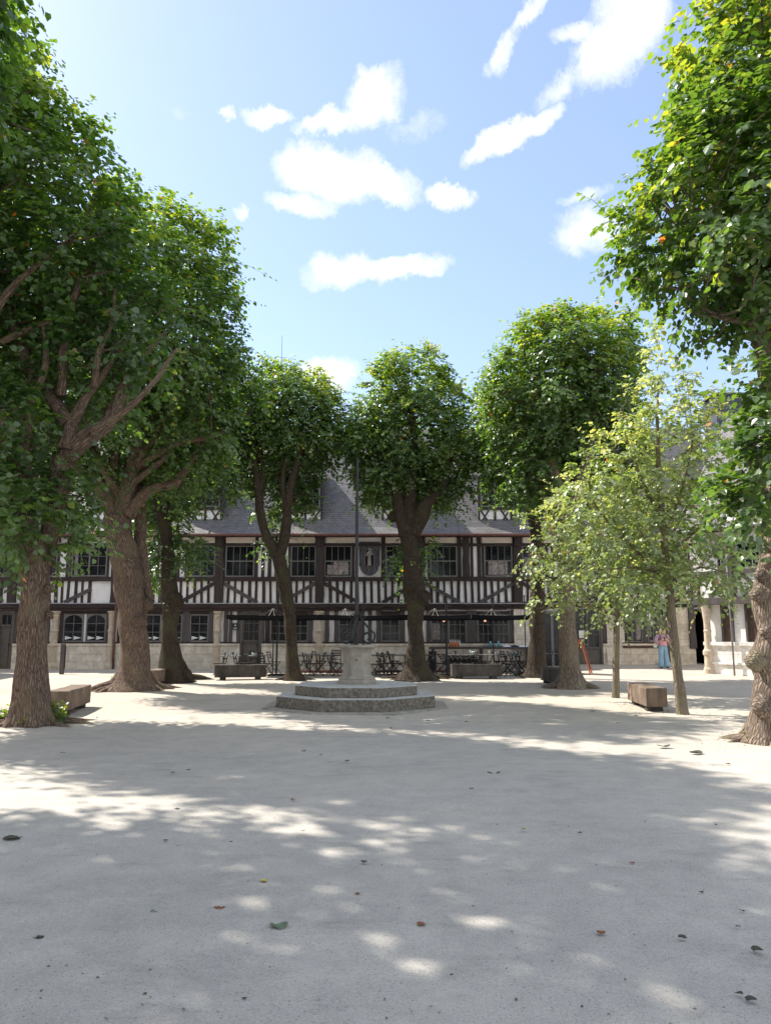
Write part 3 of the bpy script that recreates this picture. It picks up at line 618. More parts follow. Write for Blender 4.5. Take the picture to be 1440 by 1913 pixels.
    # terrace counter in front of the arched windows
    # door step
    mb = MB(); fr.box(mb, fr.S(1215), fr.S(1262), .1, .75, 0, .30); mb.build('door_step', 'masonry', hb)
    # carved stone piers
    def pier(x0, x1, ytop=1142, wide=False):
        xm = (x0 + x1) / 2; a = fr.S(xm); hw = (fr.S(x1) - fr.S(x0)) / 2; c = fr.P(a, .12, 0)
        zt = fz(ytop); z1 = fz(1205); mb = MB()
        prof = [(hw * 1.35, 0.0), (hw * 1.35, .14), (hw * 1.15, .2), (hw * .95, .26), (hw * .95, z1 - .12), (hw * 1.1, z1 - .06), (hw * 1.1, z1), (hw * .8, z1 + .06), (hw * .7, z1 + .5), (hw * .95, z1 + .62), (hw * .72, z1 + .74),
                (hw * .62, zt - .5), (hw * .8, zt - .34), (hw * 1.0, zt - .22), (hw * .82, zt - .16), (hw * 1.15, zt - .06), (hw * 1.15, zt)]
        mb.lathe(c, prof, 12, .26, 1, 1.0); mb.build('carved_pier', 'carved', hb, smooth_=False)
    for (a, b) in ((101, 118), (207, 221), (402, 417), (590, 606)): pier(a, b)
    for (a, b, y0) in ((770, 783, 1140), (957, 985, 1137), (1128, 1160, 1133), (1257, 1285, 1130)):
        mb = MB(); fr.box(mb, fr.S(a), fr.S(b), 0, .17, -.05, fz(y0)); fr.box(mb, fr.S(a - 3), fr.S(b + 2), 0, .26, -.05, fz(1212)); mb.build('stone_pier', 'masonry', hb)
    mb = MB(); fr.wobble(mb, 1279, 1290, 1128, 1212, -.2, .3, .02); mb.build('corner_post', 'timber_grey', hb)
    # the passage in the corner, its deep shade painted on as near-black walls
    mb = MB(); a0, a1 = fr.S(xe), fr.S(1330); fr.box(mb, a0, a1 + 5, -4.2, -4, 0, fz(1120)); fr.box(mb, fr.S(1326), fr.S(1326) + .2, -4, -.4, 0, fz(1130)); fr.box(mb, a0 - .2, a0 - .003, -4.2, -.4, 0, fz(1130)); fr.box(mb, a0, a1 + .5, -4, .1, fz(1133), fz(1130)); mb.build('passage', 'shade_black', hb)
    # statue niche
    mb = MB(); ac, z0, z1 = fr.S(690), fz(1077), fz(1004); hw = fr.S(711) - fr.S(690)
    fr.box(mb, ac - hw * .93, ac + hw * .93, .1, .20, fz(1058), fz(1013)); fr.box(mb, ac - hw * 1.03, ac + hw * 1.03, .2, .26, fz(1027), fz(1025))
    for s_ in (-1, 1): fr.box(mb, ac + s_ * hw * .62 - .05, ac + s_ * hw * .62 + .05, .2, .25, fz(1058), fz(1027))
    V = []; n = 9
    for k in range(n): a = math.pi * k / (n - 1); V.append((-math.cos(a), -math.sin(a)))
    pts = [(ac - hw * .93, fz(1058))] + [(ac + vx * hw * .85, fz(1058) + vz * (fz(1058) - fz(1076))) for vx, vz in V] + [(ac + hw * .93, fz(1058))]
    m_ = len(pts); mb.add([fr.P(a, .30, z) for a, z in pts] + [fr.P(a, .1, z) for a, z in pts], [tuple(range(m_)), tuple(range(m_, 2 * m_))[::-1]] + [(k, m_ + k, m_ + (k + 1) % m_, (k + 1) % m_) for k in range(m_)])
    nic = mb.build('statue_niche', 'niche', hb)
    mb = MB(); pts = [(ac + math.cos(math.pi * k / 12) * .19, fz(1036) + math.sin(math.pi * k / 12) * .24) for k in range(13)] + [(ac - .19, fz(1057)), (ac + .19, fz(1057))]; m_ = len(pts)
    mb.add([fr.P(a, .206, z) for a, z in pts] + [fr.P(a, .19, z) for a, z in pts], [tuple(range(m_)), tuple(range(m_, 2 * m_))[::-1]] + [(k, (k + 1) % m_, m_ + (k + 1) % m_, m_ + k) for k in range(m_)]); mb.build('niche_recess', 'niche_red', nic)
    mb = MB()
    for k in range(13):
        a = math.pi * k / 12; p = fr.P(ac + math.cos(a) * .22, .21, fz(1036) + math.sin(a) * .27)
        if k: mb.bar(q_, p, .04, .05)
        q_ = p
    mb.bar(fr.P(ac - .22, .21, fz(1036)), fr.P(ac - .22, .21, fz(1058)), .04, .05); mb.bar(fr.P(ac + .22, .21, fz(1036)), fr.P(ac + .22, .21, fz(1058)), .04, .05); mb.build('niche_arch', 'frame', nic)
    mb = MB(); c = fr.P(ac, .28, 0); zb = fz(1058)
    mb.lathe((c[0], c[1], zb), [(.11, 0), (.12, .03), (.075, .06), (.085, .2), (.06, .42), (.09, .52), (.10, .62), (.04, .68)], 12, 0, 1, .7); mb.ball((c[0] - .01, c[1], zb + .745), (.05, .05, .065)); mb.ball((c[0] + .08, c[1] - .02, zb + .62), (.045, .04, .08)); mb.ball((c[0] + .08, c[1] - .03, zb + .72), .033)
    mb.tube([(c[0] + .11, c[1], zb + .6), (c[0] + .15, c[1] - .04, zb + .52), (c[0] + .06, c[1] - .09, zb + .48)], .025); mb.tube([(c[0] - .11, c[1], zb + .6), (c[0] - .15, c[1] - .03, zb + .48), (c[0] - .05, c[1] - .09, zb + .44)], .025)
    st = mb.build('statue', 'statue', nic, smooth_=True)
    # roof
    def slope(z): return (z - EAVE)
    e0, e1 = -.55, -.10      # eaves in front of wall (t positive toward court)
    RZ = 12.6; pitch = math.tan(R(50)); run = (RZ - EAVE - .35) / pitch
    mb = MB(); aR2 = fr.S(1400)
    prof = [(.50, EAVE - .02), (-.25, EAVE + .42), (-.25 - (RZ - EAVE - .42) / pitch, RZ), (-11.4, EAVE + .4)]
    V = [fr.P(aL - 1, t, z) for t, z in prof] + [fr.P(aR2, t, z) for t, z in prof] + [fr.P(aL - 1, t, z - .08) for t, z in prof] + [fr.P(aR2, t, z - .08) for t, z in prof]
    Fc = [(i, 4 + i, 5 + i, 1 + i) for i in range(3)] + [(8 + i, 9 + i, 13 + i, 12 + i) for i in range(3)] + [(0, 8, 12, 4), (0, 1, 9, 8), (1, 2, 10, 9), (2, 3, 11, 10), (4, 12, 13, 5), (5, 13, 14, 6), (6, 14, 15, 7), (3, 7, 15, 11)]
    mb.add(V, Fc); roof = mb.build('roof', 'slate', hb)
    def troof(z): return -.25 - (z - EAVE - .42) / pitch
    mb = MB(); mb.tube([fr.P(aL - 1, .56, EAVE - .05), fr.P(aR2, .56, EAVE - .05)], .065, 8); mb.build('gutter', 'gutter', hb)
    mb = MB(); fr.box(mb, aL, aR2, .12, .46, EAVE - .12, EAVE - .06); mb.build('soffit', 'timber_h', hb)
    # dormers
    for k, xc in enumerate((10, 194, 378, 568, 745, 928, 1112)):
        dm = bpy.data.objects.new('dormer', None)
        hw = .80; a = fr.S(xc, 960); z0 = 6.55; z1 = z0 + 2.35; tf = -.62
        mb = MB(); fr.box(mb, a - hw, a + hw, troof(z1), tf, z0 - .3, z1); d = mb.build('dormer', 'slate_blue', roof)
        mb = MB(); fr.box(mb, a - hw + .05, a + hw - .05, tf, tf + .02, z0 + .12, z0 + .78); mb.build('dormer_panel', 'white_render', d)
        mb = MB(); T = tf + .06
        def bb(a0_, z0_, a1_, z1_, w=.07):
            dx, dz = a1_ - a0_, z1_ - z0_; l = math.hypot(dx, dz); ox, oz = -dz / l * w / 2, dx / l * w / 2
            q = [(a0_ + ox, z0_ + oz), (a1_ + ox, z1_ + oz), (a1_ - ox, z1_ - oz), (a0_ - ox, z0_ - oz)]; mb.hexa([fr.P(x_, T, z_) for x_, z_ in q] + [fr.P(x_, tf, z_) for x_, z_ in q])
        for s_ in (-1, 1):
            bb(a + s_ * .70, z0 + .1, a + s_ * .26, z0 + .8); T += .004; bb(a + s_ * .26, z0 + .1, a + s_ * .70, z0 + .8); T += .004
            bb(a + s_ * .755, z0, a + s_ * .755, z1 - .05, .09)
        T += .004; bb(a, z0 + .1, a, z0 + .8, .10); T += .004; bb(a - .8, z0 + .82, a + .8, z0 + .82, .10); bb(a - .8, z0 + .07, a + .8, z0 + .07, .08); bb(a - .8, z1 - .06, a + .8, z1 - .06, .12)
        mb.build('dormer_timbers', 'timber', d)
        mb = MB(); g = lambda *q: fr.box(mb, *q); w0, w1, y0_, y1_ = a - .68, a + .68, z0 + .90, z1 - .14
        g(w0, w0 + .06, tf, tf + .09, y0_, y1_); g(w1 - .06, w1, tf, tf + .09, y0_, y1_); g(w0 + .06, w1 - .06, tf, tf + .088, y0_, y0_ + .06); g(w0 + .06, w1 - .06, tf, tf + .088, y1_ - .06, y1_); g(a - .035, a + .035, tf, tf + .08, y0_ + .06, y1_ - .06)
        for s_ in (-1, 1): g(a + s_ * .33 - .011, a + s_ * .33 + .011, tf, tf + .06, y0_ + .06, y1_ - .06)
        for j in (1, 2): zz = y0_ + (y1_ - y0_) * j / 3; g(w0 + .06, w1 - .06, tf, tf + .055, zz - .011, zz + .011)
        wd = mb.build('dormer_window', 'frame', d)
        mb = MB(); fr.box(mb, w0 + .03, w1 - .03, tf, tf + .03, y0_ + .03, y1_ - .03); mb.build('pane', 'glass', d)
        mb = MB(); t2 = troof(z1 + .55) + .1
        V = [fr.P(a - hw - .12, tf + .22, z1 - .02), fr.P(a + hw + .12, tf + .22, z1 - .02), fr.P(a + hw + .12, t2, z1 + .5), fr.P(a - hw - .12, t2, z1 + .5)]
        mb.hexa(V + [(v[0], v[1], v[2] + .09) for v in V]); mb.build('dormer_roof', 'slate', d)
        bpy.data.objects.remove(dm)
    # drainpipes
    for x in (223.5, 1062):
        mb = MB(); a = fr.S(x); mb.tube([fr.P(a, .5, EAVE - .05), fr.P(a, .36, EAVE - .5), fr.P(a, .34, fz(1130)), fr.P(a - .03, .26, 1.3), fr.P(a - .03, .24, 0)], .05, 8); mb.build('drainpipe', 'gutter', hb, smooth_=True)
    # antenna mast on the roof
    mb = MB(); p0 = W(527, 626, D0 + 5.5); mb.tube([(p0.x, p0.y, RZ - .3), p0], [.03, .012], 6)
    mb.bar((p0.x - .25, p0.y, p0.z - 1.3), (p0.x + .25, p0.y, p0.z - 1.3), .02); mb.build('antenna', 'frame', hb)
    # wall sign by the door
    mb = MB(); fr.box(mb, fr.S(436.5), fr.S(448.5), .10, .13, fz(1177), fz(1164.5)); s = mb.build('wall_sign', 'chalk', hb)
    mb = MB(); c = fr.S(442.5)
    for dz, w in ((-.09, .17), (-.12, .13)): fr.box(mb, c - w / 2, c + w / 2, .13, .134, fz(1170) + dz, fz(1170) + dz + .014)
    fr.box(mb, c - .03, c + .03, .13, .134, fz(1169.5), fz(1167.5)); mb.build('sign_lettering', 'paper', s)
    # white label under the brown board
    mb = MB(); fr.box(mb, fr.S(1212), fr.S(1218.5), .19, .20, fz(1210), fz(1206)); mb.build('paper_notice', 'paper', hb)
    mb = MB(); fr.box(mb, fr.S(1077), fr.S(1087), .075, .085, fz(1192), fz(1178)); mb.build('paper_notice', 'paper', dd)
    return hb
MAIN = build_main()

# ------------------------------------------------------------------ right wing
def build_wing():
    A = G(1325, 1251); B = G(1405, 1255); d = (B - A); d.z = 0
    fr = Frame(A, d); wb = thing('half_timbered_wing', (A.x, A.y, 0), 'limewashed half-timbered wing lit by the sun at the right edge', 'building')
    zf = lambda y, x=1380: fr.hit(x, y)[1]
    a0 = 0; a1 = fr.S(1640); ev = zf(985, 1345)
    zj = zf(1122, 1345); zs = 1.25
    mb = MB(); fr.box(mb, a0, a1, -9, 0, zs, zj); mb.build('ground_floor_wall', 'white_render', wb)
    mb = MB(); fr.box(mb, a0, a1, -9, .12, zj, ev); mb.build('upper_wall', 'white_render', wb)
    mb = MB(); fr.box(mb, a0, a1, -.5, .22, -.1, zs - .13); fr.box(mb, a0, a1, -.5, .30, zs - .13, zs); fr.box(mb, a0, a1, -.5, .28, .42, .50); mb.build('stone_base', 'masonry_white', wb)
    mb = MB(); fr.box(mb, a0 - .3, a1, 0, .34, zj - .16, zj + .10); mb.build('jetty_beam', 'timber_grey', wb)
    mb = MB(); fr.box(mb, a0 - .3, a1, .1, .22, zf(1072), zf(1064)); fr.box(mb, a0, a1, .1, .26, ev - .2, ev); mb.build('sill_beam', 'timber_grey', wb)
    # lattice braces in the lower panel
    x = a0 + .3
    while x < a1 - 1.2:
        mb = MB()
        for k, (p, q) in enumerate(((x, x + .9), (x + .9, x))):
            z0_, z1_ = zj + .1, zf(1072); dx, dz = q - p, z1_ - z0_; l = math.hypot(dx, dz); ox, oz = -dz / l * .06, dx / l * .06
            qq = [(p + ox, z0_ + oz), (q + ox, z1_ + oz), (q - ox, z1_ - oz), (p - ox, z0_ - oz)]; T = .17 + .01 * k
            mb.hexa([fr.P(u, T, v) for u, v in qq] + [fr.P(u, .1, v) for u, v in qq])
        mb.build('brace', 'timber_grey', wb); x += 1.35
    for xp in (1374, 1440, 1520):
        a = fr.S(xp); mb = MB(); fr.box(mb, a - .13, a + .13, .1, .28, zj + .1, ev - .2); mb.build('post', 'timber_grey', wb)
    # upper windows
    for (x0, x1) in ((1346, 1368), (1384, 1430), (1452, 1500)):
        window(fr, wb, x0, x1, 1012, 1062, 3, 3, .12, '', frame='bars')
    # ground openings: brown boarding between limewashed strips
    for (x0, x1) in ((1349, 1371), (1394, 1434), (1460, 1510)):
        a, b = fr.S(x0, 1160), fr.S(x1, 1160); zt, zb_ = zj - .17, zs + .01
        mb = MB(); fr.box(mb, a, a + .08, -.1, .10, zb_, zt); fr.box(mb, b - .08, b, -.1, .10, zb_, zt); fr.box(mb, a + .08, b - .08, -.1, .098, zt - .1, zt); o = mb.build('window', 'timber_grey', wb)
        mb = MB(); fr.box(mb, a + .08, b - .08, -.1, .01, zb_, zt - .1); mb.build('board', 'brown_board', o)
    # carved column at the corner
    c = fr.P(.16, .22, 0); mb = MB(); zt = zj - .17
    mb.lathe(c, [(r * .66, z) for r, z in [(.34, 0), (.34, .22), (.28, .3), (.26, .7), (.33, .78), (.33, .9), (.24, .98), (.21, 1.1), (.20, 1.6), (.23, 1.66), (.19, 1.72), (.19, 2.0), (.27, zt - .12), (.29, zt)]], 16, .2); mb.build('carved_column', 'carved', wb, smooth_=False)
    a = fr.S(1375, 1160); mb = MB(); mb.tube([fr.P(a, .36, ev), fr.P(a, .36, 1.4), fr.P(a, .36, 0)], .035, 8); mb.build('drainpipe', 'frame', wb, smooth_=True)
    # roof
    RZ = 11.2; prof = [(.5, ev - .1), (-.2, ev + .35), (-4.5, RZ), (-9.4, ev + .3)]
    V = [fr.P(a0 - 1.2, t, z) for t, z in prof] + [fr.P(a1, t, z) for t, z in prof]
    V += [(v[0], v[1], v[2] - .08) for v in V]
    mb = MB(); mb.add(V, [(i, 4 + i, 5 + i, 1 + i) for i in range(3)] + [(8 + i, 9 + i, 13 + i, 12 + i) for i in range(3)] + [(0, 8, 12, 4), (0, 1, 9, 8), (1, 2, 10, 9), (2, 3, 11, 10), (4, 12, 13, 5), (5, 13, 14, 6), (6, 14, 15, 7), (3, 7, 15, 11)])
    roof = mb.build('roof', 'slate', wb)
    mb = MB(); mb.tube([fr.P(a0 - 1, .55, ev - .12), fr.P(a1, .55, ev - .12)], .06, 8); mb.build('gutter', 'roof_zinc', wb)
    # pale rendered dormer and slate-clad stack above it
    p = W(1342, 980, 33.2)
    mb = MB(); q0 = W(1336, 738, 35.5); q1 = W(1372, 738, 35.5); mb.box(q0.x, q0.x + 2.9, 35.5, 37, 8.5, q0.z); mb.box(q0.x - .12, q0.x + 3.0, 35.38, 37.1, q0.z, q0.z + .1); ch = mb.build('chimney', 'slate_blue', roof)
    mb = MB(); a_, b_ = fr.S(1352, 950), fr.S(1418, 950); zt = zf(925, 1385); zb_ = zf(972, 1385)
    fr.box(mb, a_, b_, -3.0, .02, zb_, zt); dm = mb.build('dormer', 'white_render', roof)
    mb = MB(); fr.box(mb, a_ - .15, b_ + .15, -3.2, .25, zt, zt + .1); mb.build('dormer_roof', 'slate', dm)
    return wb
build_wing()

# left wing: only its shadow reaches the picture
def build_left():
    mb = MB(); lb = thing('side_wing', (-17.6, 22, 0), 'plain rendered wing of the courtyard beyond the left edge', 'building')
    fr = Frame((-16.2, 8), (-2.6, 27)); fr.n = Vector((.99, .1, 0)).normalized()
    V = lambda a, t, z: fr.P(a, t, z)
    mb = MB(); fr.box(mb, -20, 25.6, -8, 0, 0, 5.9); mb.build('wall', 'plaster', lb)
    prof = [(.4, 5.75), (-4.3, 9.6), (-8.4, 5.9)]; P_ = [V(-20, t, z) for t, z in prof] + [V(25.6, t, z) for t, z in prof]
    mb = MB(); mb.add(P_, [(0, 1, 4, 3), (1, 2, 5, 4), (2, 0, 3, 5), (0, 2, 1), (3, 4, 5)]); mb.build('roof', 'slate', lb)
    mb = MB()
    for i in range(10): a = -19 + i * 4.4; fr.box(mb, a, a + .3, 0, .1, 0, 5.8); fr.box(mb, a + .3, a + 4.4, 0, .1, 2.7, 3.0)
    mb.build('timbers', 'timber', lb)
build_left()

# ------------------------------------------------------------------ trees
def unit(n):
    v = rng.normal(size=(n, 3)); return v / np.linalg.norm(v, axis=1)[:, None]
def nrm(a): return a / np.maximum(np.linalg.norm(a, axis=1), 1e-9)[:, None]
def leaf_mesh(name, m, parent, P, A, Nn, size, tint):
    """heart-shaped leaves folded along the midrib: P base, A axis, Nn normal"""
    n = len(P); B = np.cross(Nn, A)
    prof = [(0, 0, 0), (.02, .36, .07), (.50, .46, .10), (1.05, 0, -.08), (.50, -.46, .10), (.02, -.36, .07)]
    V = np.empty((n, 6, 3), np.float32)
    for k, (a, b, c) in enumerate(prof): V[:, k] = P + (A * a + B * b + Nn * c) * size[:, None]
    off = parent_world(parent); V -= np.array(off, np.float32)
    me = bpy.data.meshes.new(name); me.vertices.add(n * 6); me.vertices.foreach_set('co', V.reshape(-1))
    base = (np.arange(n) * 6)[:, None]
    idx = (base + np.array([0, 1, 2, 3, 0, 3, 4, 5])[None]).astype(np.int32)
    me.loops.add(n * 8); me.loops.foreach_set('vertex_index', idx.reshape(-1))
    me.polygons.add(n * 2); me.polygons.foreach_set('loop_start', np.arange(0, n * 8, 4, dtype=np.int32))
    me.update(calc_edges=True)
    at = me.attributes.new('tint', 'FLOAT', 'POINT'); at.data.foreach_set('value', np.repeat(np.clip(tint, 0, 1), 6).astype(np.float32))
    me.materials.append(m); o = bpy.data.objects.new(name, me); C.objects.link(o); o.parent = parent; return o

def fbm(ang, s, seed, k=5):
    r = np.random.default_rng(seed); v = 0
    for i in range(4):
        f = r.integers(1, k + 1) * (1 if i < 2 else 2); v = v + np.sin(f * ang + s * r.uniform(1.5, 4.5) + r.uniform(0, 6.3)) * (.5 ** (i * .5))
    return v / 2
def limb_mesh(limbs, burls=(), roots=None, seg=20, ridge=.035):
    """limbs: list of (points, radii). returns verts, faces, uv per vertex"""
    VV, FF, UV = [], [], []; n0 = 0
    for li, (pts, rad) in enumerate(limbs):
        pts = np.array(pts, float); rad = np.array(rad, float)
        # resample with a spline
        L = np.concatenate([[0], np.cumsum(np.linalg.norm(np.diff(pts, axis=0), axis=1))]); step = max(.05, min(.12, rad.max() * .4)) if rad.max() > .06 else .2
        k = max(3, int(L[-1] / step)); s = np.linspace(0, L[-1], k)
        def sp(c):
            if len(pts) < 3: return np.interp(s, L, c)
            m = np.gradient(c, L); i = np.clip(np.searchsorted(L, s) - 1, 0, len(L) - 2); h = L[i + 1] - L[i]; t = (s - L[i]) / h
            return (2*t**3-3*t**2+1)*c[i] + (t**3-2*t**2+t)*h*m[i] + (-2*t**3+3*t**2)*c[i+1] + (t**3-t**2)*h*m[i+1]
        Q = np.stack([sp(pts[:, j]) for j in range(3)], 1); r = np.interp(s, L, rad)
        ns = seg if rad.max() > .12 else (10 if rad.max() > .05 else 5)
        ang = np.linspace(0, 2 * np.pi, ns, endpoint=False); T = nrm(np.gradient(Q, axis=0))
        x = np.cross(T[0], [0, 1, .1]); x /= np.linalg.norm(x); ring = []
        sd = li * 17 + 3
        for i in range(k):
            x = x - T[i] * x.dot(T[i]); x /= np.linalg.norm(x); y = np.cross(T[i], x)
            rr = r[i] * (1 + fbm(ang, s[i] * 2.2, sd, 3) * .10 * (ns > 8) + (np.abs(np.sin(ang * 9 + s[i] * 1.3 + 1.5 * np.sin(s[i] * 3))) - .5) * ridge * (ns > 12))
            z0 = Q[i][2]
            if roots and li == 0:
                f = math.exp(-max(0, s[i]) / roots[0]) * roots[1]; rr = rr * (1 + f * (.35 + .22 * np.clip(np.sin(ang * roots[2] + 1.1 + seg) + .5 * np.sin(ang * (roots[2] + 2)), -.8, 1.3)))
            ring.append(Q[i] + np.outer(rr * np.cos(ang), x) + np.outer(rr * np.sin(ang), y))
            UV.append(np.stack([np.cos(ang) * r[i] , np.full(ns, s[i]), np.sin(ang) * r[i]], 1))
        VV += ring
        a = np.arange(ns); b = (a + 1) % ns
        for i in range(k - 1):
            o = n0 + i * ns; FF += [(o + p, o + q, o + ns + q, o + ns + p) for p, q in zip(a, b)]
        FF.append(tuple(n0 + (k - 1) * ns + a)); FF.append(tuple(n0 + a[::-1]))
        n0 += k * ns
    for (c, r) in burls:
        mb = MB(); mb.ball((0, 0, 0), r, 16, 10); V = np.array(mb.v); q = V / r
        V = V * (1 + .13 * np.sin(q[:, [0]] * 5 + q[:, [2]] * 4 + c[0]) + .08 * np.sin(q[:, [1]] * 9 + q[:, [2]] * 7)); VV.append(V + np.array(c)); FF += [tuple(i + n0 for i in f) for f in mb.f]; UV.append(V * .8 + 5); n0 += len(V)
    return np.concatenate(VV), FF, np.concatenate(UV)
def limb_build(name, m, parent, limbs, burls=(), roots=None, seg=20, ridge=.035):
    V, Fc, UV = limb_mesh(limbs, burls, roots, seg, ridge); mb = MB(); mb.v = [tuple(v) for v in V]; mb.f = Fc
    o = mb.build(name, m, parent, smooth_=True); at = o.data.attributes.new('barkuv', 'FLOAT_VECTOR', 'POINT'); at.data.foreach_set('vector', UV.reshape(-1).astype(np.float32)); return o

def tree(label, base, limbs, crown, leafm='leaf', bark='bark', leaf=.105, clump=.55, spacing=.42, twigs=13, per=11, yellow=.06, burls=(), roots=(.28, .9, 5), inner=.5,
         seg=24, cat='tree', name='lime_tree', group='lime trees of the court', pale=0.0, spray=1.0, maxc=420, droop=.35, up=.2, shell=.55, branchr=.022):
    """limbs: (list of (px,py,depth), list of px radii) or world ones; crown: list of world ellipsoids (centre, radii)"""
    b = G(*base) if len(base) == 2 else Vector(base)
    t = thing(name, b, label, cat, group)
    wl = []
    for pts, rad in limbs:
        P_ = [W(*p) if p[2] is not None else G(p[0], p[1]) for p in pts] if not isinstance(pts[0], Vector) else pts
        rd = [r * p.y / F for r, p in zip(rad, P_)] if not isinstance(pts[0], Vector) else rad
        wl.append(([tuple(p) for p in P_], rd))
    wl[0][0][0] = (wl[0][0][0][0], wl[0][0][0][1], wl[0][0][0][2] - .06)
    rts = []
    if roots and seg >= 20 or bark != 'bark_young':
        r0 = wl[0][1][0]; nb = int(6 + roots[2])
        for k in range(nb):
            a_ = 2 * math.pi * (k + rng.uniform(-.3, .3)) / nb; ln_ = r0 * rng.uniform(1.3, 2.5); w_ = r0 * rng.uniform(.16, .34); ca, sa = math.cos(a_), math.sin(a_); bend = rng.uniform(-.5, .5)
            q = lambda f, z, bb=0: (b.x + ca * f - sa * bb, b.y + sa * f + ca * bb, b.z + z)
            rts.append(([q(r0 * .35, r0 * 1.5), q(r0 * .72, r0 * .65), q(r0 * 1.05, w_ * .9), q(r0 * 1.05 + ln_ * .4, w_ * .25, bend * r0 * .3), q(r0 * 1.05 + ln_, -w_ * .8, bend * r0)], [w_ * .9, w_ * 1.25, w_ * 1.15, w_ * .8, w_ * .4]))
        if bark == 'bark_young': rts = []
    bl = [((lambda q: (q.x, q.y, q.z))(W(x, y, d)), r * d / F) for x, y, d, r in burls]
    # clumps
    E = [(np.array(c), np.array(r) if hasattr(r, '__len__') else np.array([r] * 3)) for c, r in crown]
    vol = np.array([r.prod() ** (2 / 3) for c, r in E]); pr = vol / vol.sum(); cl = []; od = []; tries = 0; centre = np.mean([c for c, r in E], axis=0)
    for i, (c, r) in enumerate(E):      # every lobe, however small, gets its first clumps
        got = 0
        for _ in range(60):
            d = unit(1)[0]; p = c + d * r * rng.uniform(.1, .9)
            if got < 5 and not any(np.sum((p - q) ** 2) < (spacing * .7) ** 2 for q in cl):
                cl.append(p); o = (p - c) / (r * r) + np.array([0, 0, .2]); od.append(o / (np.linalg.norm(o) + 1e-9)); got += 1
    while tries < 14000 and len(cl) < maxc:
        tries += 1; i = rng.choice(len(E), p=pr); c, r = E[i]; d = unit(1)[0]
        wob = 1 + .10 * math.sin(d[0] * 5 + i * 2 + d[2] * 4) + .07 * math.sin(d[1] * 8 + d[2] * 9 + i)
        rr = (shell + (1 - shell) * rng.random() ** .6) * wob if rng.random() > .22 else rng.uniform(.15, shell)
        core = rr < shell
        p = c + d * r * rr
        if any(np.sum(((p - c2) / r2) ** 2) < (.3 if not core else 0) for j, (c2, r2) in enumerate(E) if j != i): continue
        if any(np.sum((p - q) ** 2) < (spacing * (1.35 if core else 1)) ** 2 for q in cl): continue
        cl.append(p); o = (p - c) / (r * r); o /= np.linalg.norm(o) + 1e-9; od.append(o)
    cl = np.array(cl); od = np.array(od); nc = len(cl)
    # branches from the skeleton to clumps
    sk = []
    for pts, rad in wl[1:] or wl:
        pts = np.array(pts)
        for a, c in zip(pts[:-1], pts[1:]): sk += [a + (c - a) * f for f in (0, .33, .66, 1)]
    if len(wl) > 1: pass
    sk = np.array(sk); br = []
    for i in range(0, nc):
        if branchr <= 0: break
        dd = np.linalg.norm(sk - cl[i], axis=1) + np.maximum(0, sk[:, 2] - cl[i][2] + .2) * 2; j = dd.argmin()
        if .3 < dd[j] < (1.3 if bark == 'bark_young' else 2.6) and i % (1 if nc < 200 else 2) == 0:
            a = sk[j]; e = cl[i] + od[i] * .25; mid = a * .45 + e * .55 + np.array([rng.normal() * .12, rng.normal() * .12, -.10 * dd[j] + rng.normal() * .08])
            br.append(([tuple(a), tuple(mid), tuple(e)], [branchr * (1 + .25 * dd[j]), branchr * .75, branchr * .3]))
    limb_build('trunk', M[bark], t, wl + rts + br, bl, roots, seg)
    # leaves on twigs
    nt_ = rng.integers(int(twigs * .7), int(twigs * 1.3) + 1, nc); ci = np.repeat(np.arange(nc), nt_); n = len(ci)
    start = cl[ci] + rng.normal(size=(n, 3)) * clump * .22; dr = nrm(od[ci] * .75 + unit(n) * .85 + np.array([0, 0, up])); Ln = clump * rng.uniform(.6, 1.45, n) * spray * np.where(rng.random(n) < .07, 1.6, 1)
    k = per; tt = np.tile(np.linspace(.12, 1, k), n) + rng.normal(size=n * k) * .03; ti = np.repeat(np.arange(n), k)
    D = dr[ti]; sag = np.zeros((n * k, 3)); sag[:, 2] = -droop * tt ** 2 * Ln[ti]
    P = start[ti] + D * (tt * Ln[ti])[:, None] + sag
    side = nrm(np.cross(D, np.array([0, 0, 1.0])) + 1e-6); alt = np.where(np.tile(np.arange(k), n) % 2 == 0, 1.0, -1.0)[:, None]
    A = nrm(side * alt * .85 + D * .5 + np.array([0, 0, -.45]) + rng.normal(size=(n * k, 3)) * .28)
    P = P + A * .02
    Nn = np.array([0, 0, 1.0]) * .9 + od[ci[ti]] * .55 + rng.normal(size=(n * k, 3)) * .38; Nn = nrm(Nn - A * np.sum(Nn * A, axis=1)[:, None])
    sz = leaf * rng.uniform(.62, 1.22, n * k) * np.where(tt > .85, .8, 1)
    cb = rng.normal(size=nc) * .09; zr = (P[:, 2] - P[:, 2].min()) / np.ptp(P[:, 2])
    tint = .24 + pale + rng.normal(size=n * k) * .12 + cb[ci[ti]] + .20 * tt * np.clip(zr * 1.6 - .3, 0, 1) + .08 * zr + .22 * zr ** 3 - .03  # young tip leaves lighter; tint rising with height paints in the sunlit crown top
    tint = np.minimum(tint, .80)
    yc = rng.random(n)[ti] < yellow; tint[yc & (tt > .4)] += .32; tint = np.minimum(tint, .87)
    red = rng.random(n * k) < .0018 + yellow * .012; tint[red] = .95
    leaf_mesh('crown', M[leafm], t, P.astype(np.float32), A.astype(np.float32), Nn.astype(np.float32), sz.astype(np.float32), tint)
    # visible twig stems near the outside
    sel = np.where(rng.random(n) < min(1, 700 / n))[0]; V = []; Fc = []
